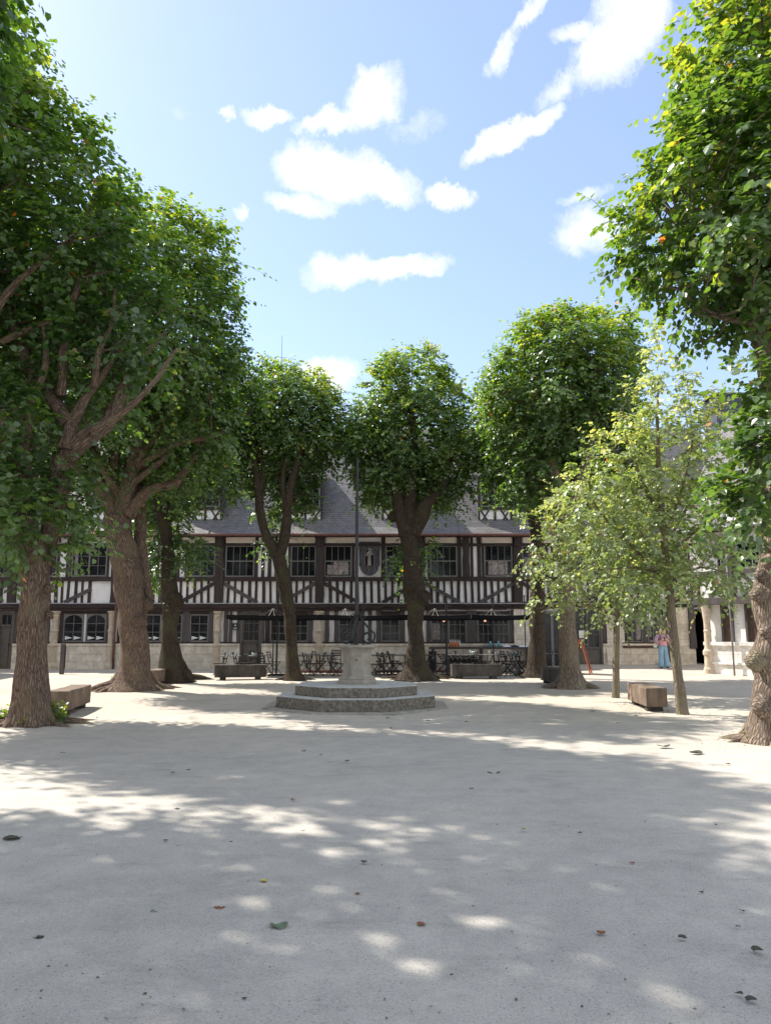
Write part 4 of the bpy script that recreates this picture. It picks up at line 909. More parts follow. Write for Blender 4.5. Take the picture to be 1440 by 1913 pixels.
    for q in sel:
        s0 = start[q]; e = s0 + dr[q] * Ln[q]; e = e + np.array([0, 0, -droop * Ln[q]]); m_ = s0 + dr[q] * Ln[q] * .5 + np.array([0, 0, -droop * .25 * Ln[q]])
        b0 = len(V); w = .005 + leaf * .02
        for pp, ww in ((s0, w), (m_, w * .8), (e, w * .4)):
            V += [(pp[0] - ww, pp[1], pp[2]), (pp[0] + ww, pp[1], pp[2] - ww), (pp[0], pp[1], pp[2] + ww)]
        for g in (0, 3):
            for h in range(3): Fc.append((b0 + g + h, b0 + g + (h + 1) % 3, b0 + g + 3 + (h + 1) % 3, b0 + g + 3 + h))
    mb = MB(); mb.v = V; mb.f = Fc; mb.build('twigs', M[bark], t)['kind'] = 'stuff'
    print('TREE', label[:30], 'clumps', nc, 'leaves', n * k)
    return t
def ell(x, y, d, rx, ry, rd=None):
    """crown lobe from its centre and half sizes seen in the photo, at depth d, rd metres deep"""
    p = W(x, y, d); s = np.linalg.norm(np.array(p - Vector((0, 0, CAM_H)))) / F * .96
    r = np.array([rx * s, rd if rd else rx * s, ry * s]); return (tuple(p), tuple(r))

def build_trees():
    d = G(60, 1356).y
    tree('large lime with ribbed trunk beside the front left bench, crown leaving the top left corner', (60, 1352),
         [([(58, 1356, None), (57, 1300, d), (59, 1230, d), (63, 1150, d), (65, 1100, d), (64, 1040, d), (62, 1005, d)], [38, 31, 26, 25, 26, 27, 26]),
          ([(64, 1030, d), (45, 985, d), (38, 930, d), (42, 880, d), (20, 820, d), (-10, 770, d), (-60, 690, d)], [24, 21, 19, 18, 17, 15, 12]),
          ([(74, 1040, d), (92, 1000, d + .2), (108, 920, d + .2), (120, 860, d + .2), (160, 820, d), (200, 790, d + .2), (232, 720, d + .5), (270, 660, d + .8), (315, 615, d + 1)], [17, 18, 19, 20, 17, 14, 10, 7, 3]),
          ([(125, 840, d), (135, 790, d), (160, 745, d), (205, 680, d + .2), (245, 625, d + .4)], [15, 12, 9, 6, 3]),
          ([(115, 740, d), (117, 680, d), (126, 600, d), (150, 520, d)], [9, 9, 8, 6]), ([(0, 640, d), (60, 612, d), (140, 590, d)], [7, 6, 5]),
          ([(170, 808, d - .2), (230, 770, d - .3), (290, 710, d - .3), (330, 650, d)], [9, 7, 5, 3]), ([(175, 725, d), (185, 660, d - .2), (210, 600, d), (215, 540, d)], [7, 6, 4, 3]), ([(45, 850, d), (60, 760, d - .2), (85, 680, d - .2), (80, 600, d)], [8, 7, 6, 3]), ([(130, 790, d), (60, 690, d + .3), (0, 560, d + .5), (-60, 400, d)], [14, 12, 10, 7]), ([(-60, 690, d), (20, 540, d - .6), (120, 455, d - .4)], [10, 7, 3]), ([(-60, 690, d), (-80, 400, d), (-40, 100, d)], [14, 11, 7])],
         [ell(-80, 325, 14.9, 164, 284, 1.85), ell(45, 420, 14.7, 146, 190, 1.75), ell(-90, 680, 14.9, 150, 200, 1.8), ell(30, 790, 12.8, 40, 60, .6), ell(75, 950, 13.9, 88, 75, .9), ell(20, 960, 12.7, 60, 60, .7), ell(90, 700, 14.6, 130, 170, 1.0), ell(235, 600, 13.9, 85, 70, .8), ell(150, 470, 13.9, 90, 90, .9)],
         burls=[(88, 1045, d, 15), (92, 1100, d - .1, 9), (92, 1150, d, 8), (38, 985, d, 11)], leaf=.12, clump=.62, spacing=.50, twigs=14, per=11, yellow=.05, maxc=430, seg=40, shell=.6)
    d = G(250, 1292).y
    tree('lime with leaning forked trunk and spreading roots, second from the left', (250, 1288),
         [([(250, 1292, None), (252, 1250, d), (250, 1180, d), (244, 1120, d), (236, 1060, d), (226, 1010, d), (216, 965, d)], [34, 26, 25, 26, 26, 24, 25]),
          ([(216, 975, d), (200, 930, d), (180, 905, d), (150, 870, d), (110, 820, d), (60, 760, d)], [19, 15, 14, 12, 10, 7]),
          ([(220, 975, d), (236, 925, d), (246, 880, d), (262, 830, d), (280, 760, d), (285, 690, d), (260, 560, d)], [20, 15, 14, 13, 12, 10, 6]),
          ([(240, 965, d), (262, 930, d), (290, 912, d), (330, 900, d), (350, 870, d), (380, 820, d)], [13, 11, 9, 8, 6, 5]),
          ([(250, 900, d), (300, 862, d - .2), (350, 800, d - .2), (400, 730, d)], [7, 6, 5, 3]), ([(225, 930, d), (185, 860, d - .3), (165, 790, d - .3), (130, 700, d)], [8, 7, 6, 4]), ([(246, 880, d), (300, 800, d - .4), (330, 740, d - .4), (345, 660, d)], [8, 6, 5, 3]), ([(262, 870, d), (290, 850, d - .3), (340, 825, d - .5), (395, 815, d - .5), (430, 800, d)], [9, 7, 6, 5, 4]), ([(280, 800, d), (320, 770, d), (350, 690, d), (370, 600, d)], [10, 9, 7, 5]),
          ([(200, 930, d), (215, 860, d), (205, 780, d), (190, 650, d)], [13, 10, 9, 6]),
          ([(278, 1120, d + .2), (262, 1010, d + .5), (264, 900, d + .7), (250, 800, d + .7)], [8, 11, 9, 7])],
         [ell(290, 585, 20.3, 150, 205, 2.6), ell(350, 745, 21.6, 108, 115, 1.4), ell(160, 730, 22.2, 150, 170, 1.6), ell(260, 860, 22.2, 130, 60, .8)],
         burls=[(275, 1130, d, 12), (262, 1160, d - .2, 14), (190, 905, d, 12)], leaf=.12, clump=.64, spacing=.5, twigs=13, per=11, yellow=.05, maxc=430, seg=36)
    d = G(322, 1276).y
    tree('narrow dark lime with swollen trunk and leafy shoots, third from the left, behind the second', (325, 1270),
         [([(322, 1276, None), (319, 1230, d), (317, 1180, d), (319, 1130, d), (315, 1080, d), (313, 1020, d), (306, 980, d), (300, 940, d)], [26, 19, 14, 17, 14, 11, 11, 10]),
          ([(304, 960, d), (320, 900, d), (340, 840, d), (350, 780, d)], [9, 8, 7, 5]), ([(302, 950, d), (280, 900, d), (270, 850, d)], [8, 7, 5])],
         [ell(345, 830, 26.2, 105, 120, 1.6), ell(395, 745, 26.5, 70, 80, 1.4), ell(345, 1030, 25.7, 45, 36, .6), ell(290, 1035, 25.8, 20, 48, .5), ell(290, 950, 26.6, 50, 36, .8)],
         bark='bark_dark', burls=[(328, 1120, d - .1, 15), (318, 945, d - .2, 8), (345, 1262, d, 14)], roots=(.35, 1.0, 4), maxc=260)
    d = G(550, 1273).y
    tree('slim lime leaning left with a forked trunk, between the left log bench and the well', (548, 1270),
         [([(550, 1273, None), (545, 1220, d), (541, 1150, d), (531, 1090, d), (522, 1050, d), (518, 1030, d)], [15, 10.5, 11, 13, 12, 12]),
          ([(518, 1040, d), (500, 1005, d), (488, 970, d), (484, 930, d), (478, 880, d), (470, 820, d)], [10, 9, 8, 8, 6, 5]),
          ([(524, 1035, d), (534, 990, d), (537, 950, d), (545, 900, d), (560, 840, d), (570, 780, d)], [10, 10, 8, 7, 5, 4]), ([(484, 930, d), (492, 880, d), (480, 830, d)], [6, 4, 3]), ([(537, 960, d), (528, 900, d), (535, 850, d)], [6, 5, 4])],
         [ell(545, 785, 27.4, 88, 98, 2.0), ell(495, 840, 27.6, 52, 75, 1.2), ell(590, 815, 27.4, 45, 60, 1.2), ell(530, 925, 27.8, 48, 38, .8), ell(572, 925, 27.4, 18, 24, .5), ell(512, 1010, 27.2, 12, 20, .3)], bark='bark_dark', roots=(.25, .9, 4), maxc=260, yellow=.09)
    d = G(778, 1272).y
    tree('lime with burred trunk and round crown right of the well', (778, 1268),
         [([(778, 1272, None), (777, 1230, d), (776, 1180, d), (776, 1145, d), (774, 1105, d), (770, 1060, d), (767, 1030, d), (763, 995, d)], [27, 17, 13.5, 15, 21, 17, 15, 17]),
          ([(763, 1000, d), (750, 960, d), (742, 925, d), (728, 880, d)], [17, 14, 10, 6]), ([(766, 1000, d), (765, 950, d), (768, 900, d), (772, 850, d), (768, 760, d)], [14, 13, 10, 8, 5]),
          ([(770, 1000, d), (788, 960, d), (800, 935, d), (822, 915, d), (840, 860, d)], [15, 15, 12, 8, 5])],
         [ell(768, 800, 27.3, 114, 128, 2.2), ell(768, 716, 27.3, 62, 60, 1.4), ell(820, 905, 27.2, 60, 34, .9), ell(722, 905, 27.0, 46, 44, .8), ell(768, 900, 28.4, 70, 40, .6), ell(695, 850, 27.0, 52, 80, 1.3), ell(845, 850, 27.4, 50, 70, 1.4), ell(770, 1040, 27.0, 30, 40, .45), ell(690, 930, 27.0, 18, 36, .5), ell(800, 905, 28.2, 60, 35, .8)],
         bark='bark_dark', burls=[(788, 1118, d - .1, 16), (768, 1095, d - .2, 14), (735, 965, d, 10)], maxc=320, yellow=.1, roots=(.3, 1.2, 5))
    d = G(1003, 1266).y
    tree('dark mossy lime trunk right of the terrace, partly behind the paler trunk in front', (1003, 1262),
         [([(1003, 1266, None), (1003, 1200, d), (1004, 1100, d), (1003, 1020, d), (996, 960, d)], [20, 14, 13, 12, 11]), ([(996, 970, d), (985, 900, d), (975, 830, d)], [8, 6, 4]), ([(998, 970, d), (1020, 900, d), (1030, 820, d)], [8, 6, 4])],
         [ell(975, 865, 28, 66, 70, 1.6), ell(960, 790, 28, 70, 80, 1.6), ell(1040, 850, 28.3, 80, 110, 1.6)], bark='bark_dark', roots=(.3, 1.1, 4), maxc=260, yellow=.04)
    d = G(1068, 1288).y
    tree('lime with pale flared trunk and tall broad crown, right of the dark mossy trunk', (1066, 1285),
         [([(1068, 1288, None), (1064, 1240, d), (1059, 1180, d), (1058, 1120, d), (1058, 1060, d), (1065, 980, d), (1085, 900, d)], [24, 18, 16, 15.5, 15.5, 14, 12]), ([(1085, 900, d), (1100, 840, d), (1108, 760, d), (1112, 690, d)], [12, 10, 9, 6]), ([(1065, 980, d), (1040, 900, d), (1020, 820, d), (1000, 740, d)], [11, 9, 7, 5])],
         [ell(1048, 715, 23, 122, 122, 2.3), ell(1110, 665, 23, 70, 75, 1.6), ell(965, 760, 23, 55, 95, 1.4), ell(1110, 820, 23.6, 100, 95, 1.5), ell(1005, 890, 22.8, 50, 50, .9)], roots=(.18, .8, 4), maxc=400, yellow=.07, bark='bark_pale')
    d = G(1150, 1304).y
    tree('very slender young tree with pale spreading sprays, left of the right-hand bench', (1150, 1302),
         [([(1150, 1304, None), (1151, 1200, d), (1154, 1100, d), (1158, 1020, d), (1160, 950, d), (1165, 880, d)], [7, 6, 5.5, 5, 4, 2.5]), ([(1153, 1130, d), (1110, 1090, d), (1050, 1050, d - .3), (1000, 1040, d - .5)], [3, 2.5, 2, 1.2]), ([(1156, 1080, d), (1100, 1020, d), (1040, 985, d), (1005, 965, d)], [3, 2.5, 2, 1.2]),
          ([(1152, 1150, d), (1090, 1130, d), (1035, 1130, d - .4), (1010, 1145, d - .5)], [2.6, 2, 1.5, 1]), ([(1158, 1040, d), (1200, 1000, d), (1240, 970, d)], [3, 2, 1])],
         [ell(1110, 1050, 19.3, 95, 50, 1.0), ell(1040, 1010, 19, 58, 24, .6), ell(1150, 970, 19.6, 80, 65, 1.1), ell(1160, 1100, 19.5, 70, 45, .9), ell(1030, 1115, 19, 34, 14, .35), ell(1025, 965, 19, 50, 14, .4), ell(1085, 935, 19.3, 70, 30, .7), ell(1010, 1050, 19, 30, 14, .35)],
         leafm='leaf_pale', bark='bark_young', roots=(.12, .35, 3), leaf=.088, clump=.42, spacing=.37, twigs=6, per=8, yellow=.06, maxc=170, pale=.08, name='young_lime_tree', seg=20, shell=.3, up=0, branchr=.010, group='young limes by the right-hand bench')
    d = G(1275, 1333).y
    tree('young tree with smooth leaning stem and tall open pale crown, right of the right-hand bench', (1273, 1330),
         [([(1275, 1333, None), (1266, 1260, d), (1257, 1180, d), (1251, 1110, d), (1246, 1050, d), (1238, 980, d), (1231, 900, d), (1228, 820, d), (1228, 750, d), (1232, 700, d)], [11, 9, 8.5, 8, 8, 6.5, 5.5, 4, 2.2, 1]),
          ([(1248, 1090, d), (1200, 1040, d), (1150, 990, d), (1110, 940, d), (1095, 880, d)], [4.5, 3.5, 3, 2, 1.2]), ([(1245, 1040, d), (1290, 1000, d), (1330, 965, d), (1360, 920, d)], [4.5, 3.5, 2.5, 1.2]),
          ([(1240, 1010, d), (1262, 950, d), (1283, 880, d), (1294, 820, d)], [4.5, 3.5, 2.6, 1.5]), ([(1236, 970, d), (1205, 910, d), (1180, 850, d), (1160, 780, d)], [4.2, 3.2, 2.4, 1.2]), ([(1245, 1075, d), (1180, 1060, d), (1120, 1065, d)], [3, 2.2, 1.2]),
          ([(1250, 1090, d), (1310, 1060, d), (1370, 1075, d)], [3.2, 2.2, 1.2]), ([(1254, 1000, d), (1300, 930, d), (1380, 900, d - .3), (1420, 880, d - .5)], [3, 2.4, 2, 1.2])],
         [ell(1233, 640, 15.7, 13, 28, .25), ell(1231, 690, 15.7, 24, 36, .35), ell(1229, 745, 15.7, 40, 42, .5), ell(1240, 850, 15.7, 88, 110, 1.0), ell(1165, 870, 15.6, 62, 80, .8), ell(1110, 925, 15.5, 50, 75, .6), ell(1305, 800, 15.6, 42, 85, .6), ell(1230, 1000, 15.8, 120, 80, 1.1), ell(1310, 1060, 15.6, 85, 50, .8), ell(1200, 1080, 15.4, 60, 42, .6), ell(1330, 950, 15.5, 60, 50, .7)],
         leafm='leaf_pale', bark='bark_young', roots=(.12, .35, 3), leaf=.088, clump=.40, spacing=.37, twigs=6, per=9, yellow=.10, maxc=320, pale=.10, name='young_lime_tree', seg=24, shell=.3, branchr=.008, group='young limes by the right-hand bench')
    d = G(1425, 1392).y
    tree('old lime with knotted bulging trunk at the right edge', (1425, 1385),
         [([(1434, 1390, None), (1438, 1345, d), (1436, 1310, d), (1442, 1270, d), (1436, 1230, d), (1444, 1180, d), (1440, 1120, d), (1440, 1080, d), (1446, 1030, d), (1452, 990, d), (1448, 900, d), (1440, 780, d), (1432, 680, d), (1420, 600, d)], [34, 27, 31, 27, 32, 27, 31, 28, 22, 19, 18, 18, 18, 16]),
          ([(1420, 610, d), (1395, 540, d), (1330, 470, d), (1270, 420, d)], [13, 9, 6, 4]), ([(1424, 620, d), (1440, 480, d), (1450, 330, d), (1440, 150, d)], [14, 13, 10, 6]), ([(1400, 600, d), (1340, 590, d), (1270, 540, d)], [8, 5, 3]), ([(1440, 480, d), (1500, 330, d), (1560, 200, d)], [10, 8, 5]),
          ([(1450, 960, d), (1420, 900, d - .4), (1390, 850, d - .7)], [7, 4, 2.5])],
         [ell(1405, 395, 10.9, 178, 165, 1.9), ell(1500, 190, 10.9, 175, 215, 1.9), ell(1350, 520, 10.8, 70, 50, .7), ell(1440, 720, 10.4, 52, 50, .5), ell(1440, 880, 10.3, 72, 85, .6), ell(1436, 790, 10.2, 46, 66, .5), ell(1412, 865, 10.0, 52, 44, .4), ell(1400, 930, 10.2, 46, 34, .3), ell(1600, 420, 11.2, 160, 260, 2)],
         leafm='leaf_y', bark='bark_pale', burls=[(1412, 1235, d - .15, 19), (1418, 1110, d - .15, 16), (1440, 1050, d - .2, 15), (1425, 1320, d - .15, 20), (1432, 1180, d - .2, 12), (1422, 1075, d - .1, 12)], leaf=.115, clump=.50, spacing=.40, twigs=12, per=10, yellow=.09, maxc=430, seg=40, pale=.03, roots=(.13, 1.0, 5))
    # two more trees of the left row stand outside the picture and shade the foreground
    for (x, y, h, lab, rr) in ((-8.3, 8.5, 11.2, 'lime of the left row just outside the picture, nearest the camera', 3.1), (-6.9, .2, 8.6, 'lime of the left row standing behind the camera', 3.5)):
        tree(lab, (x, y, 0), [([Vector((x, y, 0)), Vector((x, y, 2.5)), Vector((x + .1, y, 4.5))], [.4, .3, .28]), ([Vector((x + .1, y, 4.4)), Vector((x - 1, y + .6, 7)), Vector((x - 1.6, y + 1, 9))], [.2, .14, .06]), ([Vector((x + .1, y, 4.4)), Vector((x + 1, y - .6, 7)), Vector((x + 1.4, y - 1, 9))], [.2, .14, .06])],
             [((x, y, h), (rr, rr, 3.2)), ((x, y - .5, h + 1), (rr * .8, rr * .8, 2.6))], leaf=.13, clump=.66, spacing=.76, twigs=15, per=12, maxc=320, seg=16)
build_trees()

# ------------------------------------------------------------------ well
def build_well():
    c = G(666, 1334); f = c.y; Rr = 1.81; cy = f + Rr * math.cos(math.pi / 8); cx = W(667, 1240, cy).x
    t = thing('stone_well', (cx, cy, 0), 'octagonal stepped stone well with curled iron brackets and a tall thin pole', 'well')
    a = math.pi / 8
    def octa(name, r, z0, z1, m, bev=.02, jit=.01):
        mb = MB(); rs = [r + rng.uniform(-jit, jit) for _ in range(8)]; V = []
        for zz, dr in ((z0, 0), (z1, -.01)):
            V += [(cx + (rs[k] + dr) * math.cos(a + k * math.pi / 4), cy + (rs[k] + dr) * math.sin(a + k * math.pi / 4), zz + rng.uniform(-.004, .004)) for k in range(8)]
        mb.add(V, [tuple(range(8))[::-1], tuple(range(8, 16))] + [(k, (k + 1) % 8, 8 + (k + 1) % 8, 8 + k) for k in range(8)]); return mb.build(name, m, t, bevel=bev)
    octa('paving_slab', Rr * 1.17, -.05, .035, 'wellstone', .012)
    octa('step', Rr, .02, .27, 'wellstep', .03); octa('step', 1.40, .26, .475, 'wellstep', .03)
    zr = zpx(1205, cy - .35)
    mb = MB(); mb.lathe((cx, cy, .47), [(.455, 0), (.455, .075), (.42, .10), (.435, .13), (.39, .165), (.335, .20), (.325, .45), (.335, zr - .47 - .16)], 8, a); mb.build('shaft', 'wellstone', t, bevel=.012)
    mb = MB(); mb.lathe((cx, cy, zr - .165), [(.338, 0), (.355, .05), (.42, .095), (.455, .11), (.455, .16), (.27, .163)], 8, a); mb.build('rim', 'wellstone', t, bevel=.01)
    mb = MB(); mb.box(cx - .012, cx + .012, cy - .345, cy - .31, zr - .33, zr - .30); mb.build('spout', 'iron', t)
    ptop = W(665.5, 856, cy).z
    mb = MB(); mb.tube([(cx - .02, cy, zr - .3), (cx - .02, cy, zr + .9), (cx - .02, cy, ptop - 1.2), (cx - .02, cy, ptop)], [.042, .040, .034, .026], 10); mb.build('pole', 'iron', t)
    for k in range(4):
        g = a * 0 + [0.0, math.pi * .94, math.pi * .56, math.pi * 1.42][k]; dx, dy = math.cos(g), math.sin(g)
        pts = []
        for q in ((.04, .62), (.10, .55), (.20, .42), (.30, .32)): pts.append((q[0], q[1]))
        for i in range(1, 26):
            th = .9 - i * .36; r = .165 * (1 - i / 34); pts.append((.235 + r * math.cos(th), .165 + r * math.sin(th)))
        mb = MB(); mb.tube([(cx + dx * p, cy + dy * p, zr + z) for p, z in pts], .024, 6); mb.build('scroll_bracket', 'iron', t, smooth_=True)
        mb = MB(); mb.tube([(cx + dx * .13, cy + dy * .13, zr - .01), (cx + dx * .13, cy + dy * .13, zr + .52)], .016, 6); mb.build('upright', 'iron', t)
    mb = MB()
    for z in (.45, .62):
        mb.lathe((cx - .02, cy, zr + z), [(.055, 0), (.062, .02), (.055, .04)], 10)
    for k in range(6):
        g = k * math.pi / 3; mb.tube([(cx, cy, zr + .60), (cx + .10 * math.cos(g), cy + .10 * math.sin(g), zr + .68), (cx + .17 * math.cos(g), cy + .17 * math.sin(g), zr + .62), (cx + .13 * math.cos(g), cy + .13 * math.sin(g), zr + .57)], .011, 5)
    mb.build('collar', 'iron', t)
build_well()

# ------------------------------------------------------------------ log benches
def log_bench(p_near, p_dir, length, width, height, side, label, m='bench', grp='block benches round the court'):
    """p_near: ground corner nearest the camera, p_dir: ground point the long side runs to, side: +1 body lies to the right of that line"""
    A = Vector(p_near); B = Vector(p_dir); d = (B - A); d.z = 0; d.normalize(); n = Vector((d.y, -d.x, 0)) * side
    o = A + d * length / 2 + n * width / 2; o.z = A.z
    t = thing('block_bench', o, label, 'bench', grp)
    P = lambda a, b, z: (A.x + d.x * a + n.x * b, A.y + d.y * a + n.y * b, A.z + z)
    zc = .085
    mb = MB(); k = 6
    V = []; Fc = []
    for i in range(k + 1):
        a = length * i / k; j = lambda: rng.uniform(-.008, .008)
        V += [P(a, j(), zc), P(a, width + j(), zc), P(a, width + j(), height + j()), P(a, j(), height + j())]
        if i:
            b = (i - 1) * 4
            for q in range(4): Fc.append((b + q, b + (q + 1) % 4, b + 4 + (q + 1) % 4, b + 4 + q))
    Fc += [(3, 2, 1, 0), (k * 4, k * 4 + 1, k * 4 + 2, k * 4 + 3)]
    mb.add(V, Fc); mb.build('seat_block', m, t, bevel=.015)
    for a in (.18, length - .38):
        f = MB(); f.hexa([P(a, .05, -.02), P(a + .2, .05, -.02), P(a + .2, width - .05, -.02), P(a, width - .05, -.02), P(a, .05, zc + .003), P(a + .2, .05, zc + .003), P(a + .2, width - .05, zc + .003), P(a, width - .05, zc + .003)])
        f.build('foot', 'bench_grey', t)
    return t
log_bench(G(126, 1337), G(172, 1318.5), 1.9, .42, .46, -1, 'brown block bench nearest the camera on the left, beside the ribbed lime trunk')
log_bench(G(1208, 1329), G(1172, 1314.5), 1.75, .42, .46, 1, 'pale-topped block bench between the two young trees on the right')
log_bench(G(296, 1281), G(315, 1275.5), 1.9, .42, .46, -1, 'brown block bench between the leaning lime and the dark lime behind it')
log_bench(G(400, 1271), G(495, 1270), G(495, 1270).x - G(400, 1270).x, .45, .50, -1, 'dark grey block bench seen side on, left end of the cafe terrace', 'bench_grey')
log_bench(G(845, 1269), G(940, 1268.5), G(940, 1269).x - G(845, 1269).x, .45, .50, -1, 'dark grey block bench seen side on, before the cafe chairs right of the well', 'bench_grey')
log_bench(G(1028, 1281), G(1007, 1274.5), 1.5, .45, .50, 1, 'dark block bench half hidden behind the pale flared lime trunk', 'bench_grey')

# ------------------------------------------------------------------ cafe terrace
def make_chair():
    t = thing('bistro_chair', (0, 0, 0), 'x', 'chair')
    w = .20
    for s in (-1, 1):
        m = MB(); m.bar((s * w, .20, 0), (s * w, -.17, .46), .022); m.bar((s * w, -.17, .46), (s * w, -.27, .86), .022); m.build('side_rail', 'iron', t)
        m = MB(); m.bar((s * (w - .025), -.24, 0), (s * (w - .025), .19, .44), .022); m.build('leg', 'iron', t)
    m = MB()
    for k in range(6): m.box(-w + .01, w - .01, -.16 + k * .062, -.115 + k * .062, .445, .46)
    m.box(-w + .03, -w + .06, -.16, .195, .43, .4448); m.box(w - .06, w - .03, -.16, .195, .43, .4448); m.build('seat', 'timber', t)
    m = MB()
    for z in (.60, .70, .80): y = -.17 - (z - .46) * .25; m.hexa([(-w, y + .012, z), (w, y + .012, z), (w, y - .01, z), (-w, y - .01, z), (-w, y, z + .05), (w, y, z + .05), (w, y - .022, z + .05), (-w, y - .022, z + .05)])
    m.build('backrest', 'timber', t)
    return t
def make_table():
    t = thing('bistro_table', (0, 0, 0), 'x', 'table')
    m = MB(); m.box(-.34, .34, -.34, .34, .715, .74); m.build('table_top', 'frame', t, bevel=.006)
    for s in (-1, 1):
        m = MB(); m.bar((s * .28, -.26, 0), (s * .28, .24, .715), .025); m.build('leg', 'iron', t)
        m = MB(); m.bar((s * .25, .26, 0), (s * .25, -.24, .715), .025); m.build('leg', 'iron', t)
    m = MB(); m.bar((-.26, 0, .36), (.26, 0, .36), .018); m.build('crossbar', 'iron', t)
    return t
ch0, tb0 = make_chair(), make_table(); used = [False, False]
def ctag(o, label, grp): o['label'] = label; o['group'] = grp
def put(kind, x, y, rz, label, lean=0):
    g = G(x, y); i = kind == 'table'; src = (ch0, tb0)[i]
    o = copy_tree(src) if used[i] else src; used[i] = True
    o.location = g; o.rotation_euler = (lean, 0, rz)
    ctag(o, label, 'cafe tables' if i else 'folding cafe chairs'); return o
PI = math.pi
ZONES = [ # where, table px, chairs (px x, px y, turn)
 ('at the left end of the terrace', (430, 1263), [(410, 1262, -1.4), (448, 1261, 1.5)]),
 ('under the leftmost parasol', (480, 1262), [(466, 1260, -1.2), (497, 1263, 1.9), (512, 1258, 1.2)]),
 ('right of the slim forked lime', (566, 1262), [(556, 1264, -1.7), (578, 1263, 1.6)]),
 ('between slim lime and well', (604, 1261), [(593, 1263, -1.4), (622, 1260, 1.5), (633, 1263, 1.7)]),
 ('directly right of the well', (704, 1261), [(700, 1264, -1.3), (717, 1262, 1.5), (727, 1261, 1.6)]),
 ('left of the burred lime', (744, 1260), [(738, 1262, 1.8), (756, 1261, -1.6)]),
 ('by the black bin', (796, 1260), [(790, 1262, -1.5), (822, 1262, 1.9)]),
 ('behind the bench, left end', (852, 1259), [(838, 1257, -1.3), (862, 1257, 1.5)]),
 ('behind the bench, middle', (884, 1258), [(872, 1257, -1.2), (895, 1257, 1.4), (902, 1259, 1.5)]),
 ('behind the bench, right end', (920, 1258), [(910, 1257, -1.4), (932, 1257, 1.5)]),
 ('packed at the right corner post', (958, 1260), [(946, 1262, -1.5), (953, 1264, -1.4), (966, 1262, 1.4), (975, 1260, 1.6)]),
 ('outside the black glazed doors', (1030, 1256), [(1018, 1257, -1.2)]),
 ('at the wall under the leftmost parasol', (470, 1256), [(458, 1256, -1.4), (486, 1256, 1.3)]),
 ('at the wall behind the slim lime', (585, 1256), [(572, 1256, -1.5), (600, 1256, 1.4)]),
 ('at the wall right of the well', (722, 1256), [(712, 1256, -1.3), (736, 1256, 1.5)]),
 ('at the wall near the bin', (782, 1256), [(770, 1256, -1.3), (800, 1256, 1.5)]),
]
for zn, tb, chs in ZONES:
    put('table', tb[0], tb[1], rng.uniform(-.15, .15), 'dark cafe table ' + zn)
    nm = {1: ['only'], 2: ['left', 'right'], 3: ['left', 'middle', 'right'], 4: ['leftmost', 'second', 'third', 'rightmost']}[len(chs)]
    for k, (x, y, r) in enumerate(chs):
        put('chair', x, y, -r + rng.uniform(-.15, .15), nm[k] + ' slatted chair of the table ' + zn)
ORD = ['first', 'second', 'third', 'fourth', 'fifth', 'sixth', 'seventh']
for k in range(7):
    o = put('chair', 842 + k * 8.5, 1253.5 + (k % 2), 0, ORD[k] + ' from the left of the tilted chairs before the counter', 0)
    o.rotation_euler = (.35, 0, -1.3 + rng.uniform(-.1, .1))
for k in range(4):
    put('chair', 936 + k * 13, 1256, 1.3 - 2.6 * (k % 2), ORD[k] + ' chair from the left in the back row by the cloths')
put('chair', 628, 1251.5, .05, 'lone slatted chair with its back to the wall left of the well')
# glasses and cloths on the tables
def glassware(x, y, z, label, grp):
    p = G(x, y); mb = MB(); r = random.uniform(.028, .036); h = random.uniform(.09, .15)
    mb.lathe((p.x, p.y, z), [(r * .8, 0), (r, h * .5), (r, h), (r * .88, h), (r * .8, h * .3), (0.002, h * .1)], 10); o = mb.build('drinking_glass', 'spec_glass', None, (p.x, p.y, z), True); tag(o, label, 'glass', grp)
for (x, y, nn, zn) in ((480, 1262, 5, 'under the first parasol'), (430, 1263, 4, 'behind the left terrace bench'), (604, 1261, 4, 'between slim lime and well'), (884, 1258, 5, 'behind the terrace bench middle'), (920, 1258, 5, 'behind the terrace bench right end'), (852, 1259, 4, 'behind the terrace bench left end'), (958, 1260, 6, 'in the packed row at the right')):
    for k in range(nn): glassware(x + random.uniform(-11, 11), y + random.uniform(-.5, .5), .741 + gz(G(x, y).x, G(x, y).y), 'small clear glass on the cafe table ' + zn, 'glasses on the cafe tables')

# counter along the arched windows, with bottles, jugs and cloths
ac0, ac1 = FA.S(800), FA.S(984); zc = fz(1208.5)
cn = thing('serving_counter', FA.P((ac0 + ac1) / 2, .5, 0), 'long dark counter along the wall under the two arched windows', 'counter')
mb = MB(); FA.box(mb, ac0, ac1, .27, .75, zc - .09, zc); mb.build('counter_top', 'timber_grey', cn)
for a in (ac0 + .1, (ac0 + ac1) / 2, ac1 - .2):
    mb = MB(); FA.box(mb, a, a + .1, .35, .68, 0, zc - .09); mb.build('leg', 'timber_grey', cn)
for k in range(7):
    a = FA.S(838 + k * 2.9); p = FA.P(a, .5, zc); mb = MB(); white = k == 6
    mb.lathe(p, [(.03, 0), (.03, .20), (.012, .25), (.012, .31)], 10); b_ = mb.build('bottle', 'white_cloth' if white else 'orange_juice', None, p, True)
    tag(b_, 'white bottle at the right end of the row on the counter' if white else ORD[k] + ' orange bottle from the left in the row on the counter', 'bottle', 'bottles on the counter')
    if not white:
        mb = MB(); mb.lathe((p[0], p[1], zc + .19), [(.031, 0), (.014, .06), (.014, .13)], 10); mb.build('cap', 'paper', b_)
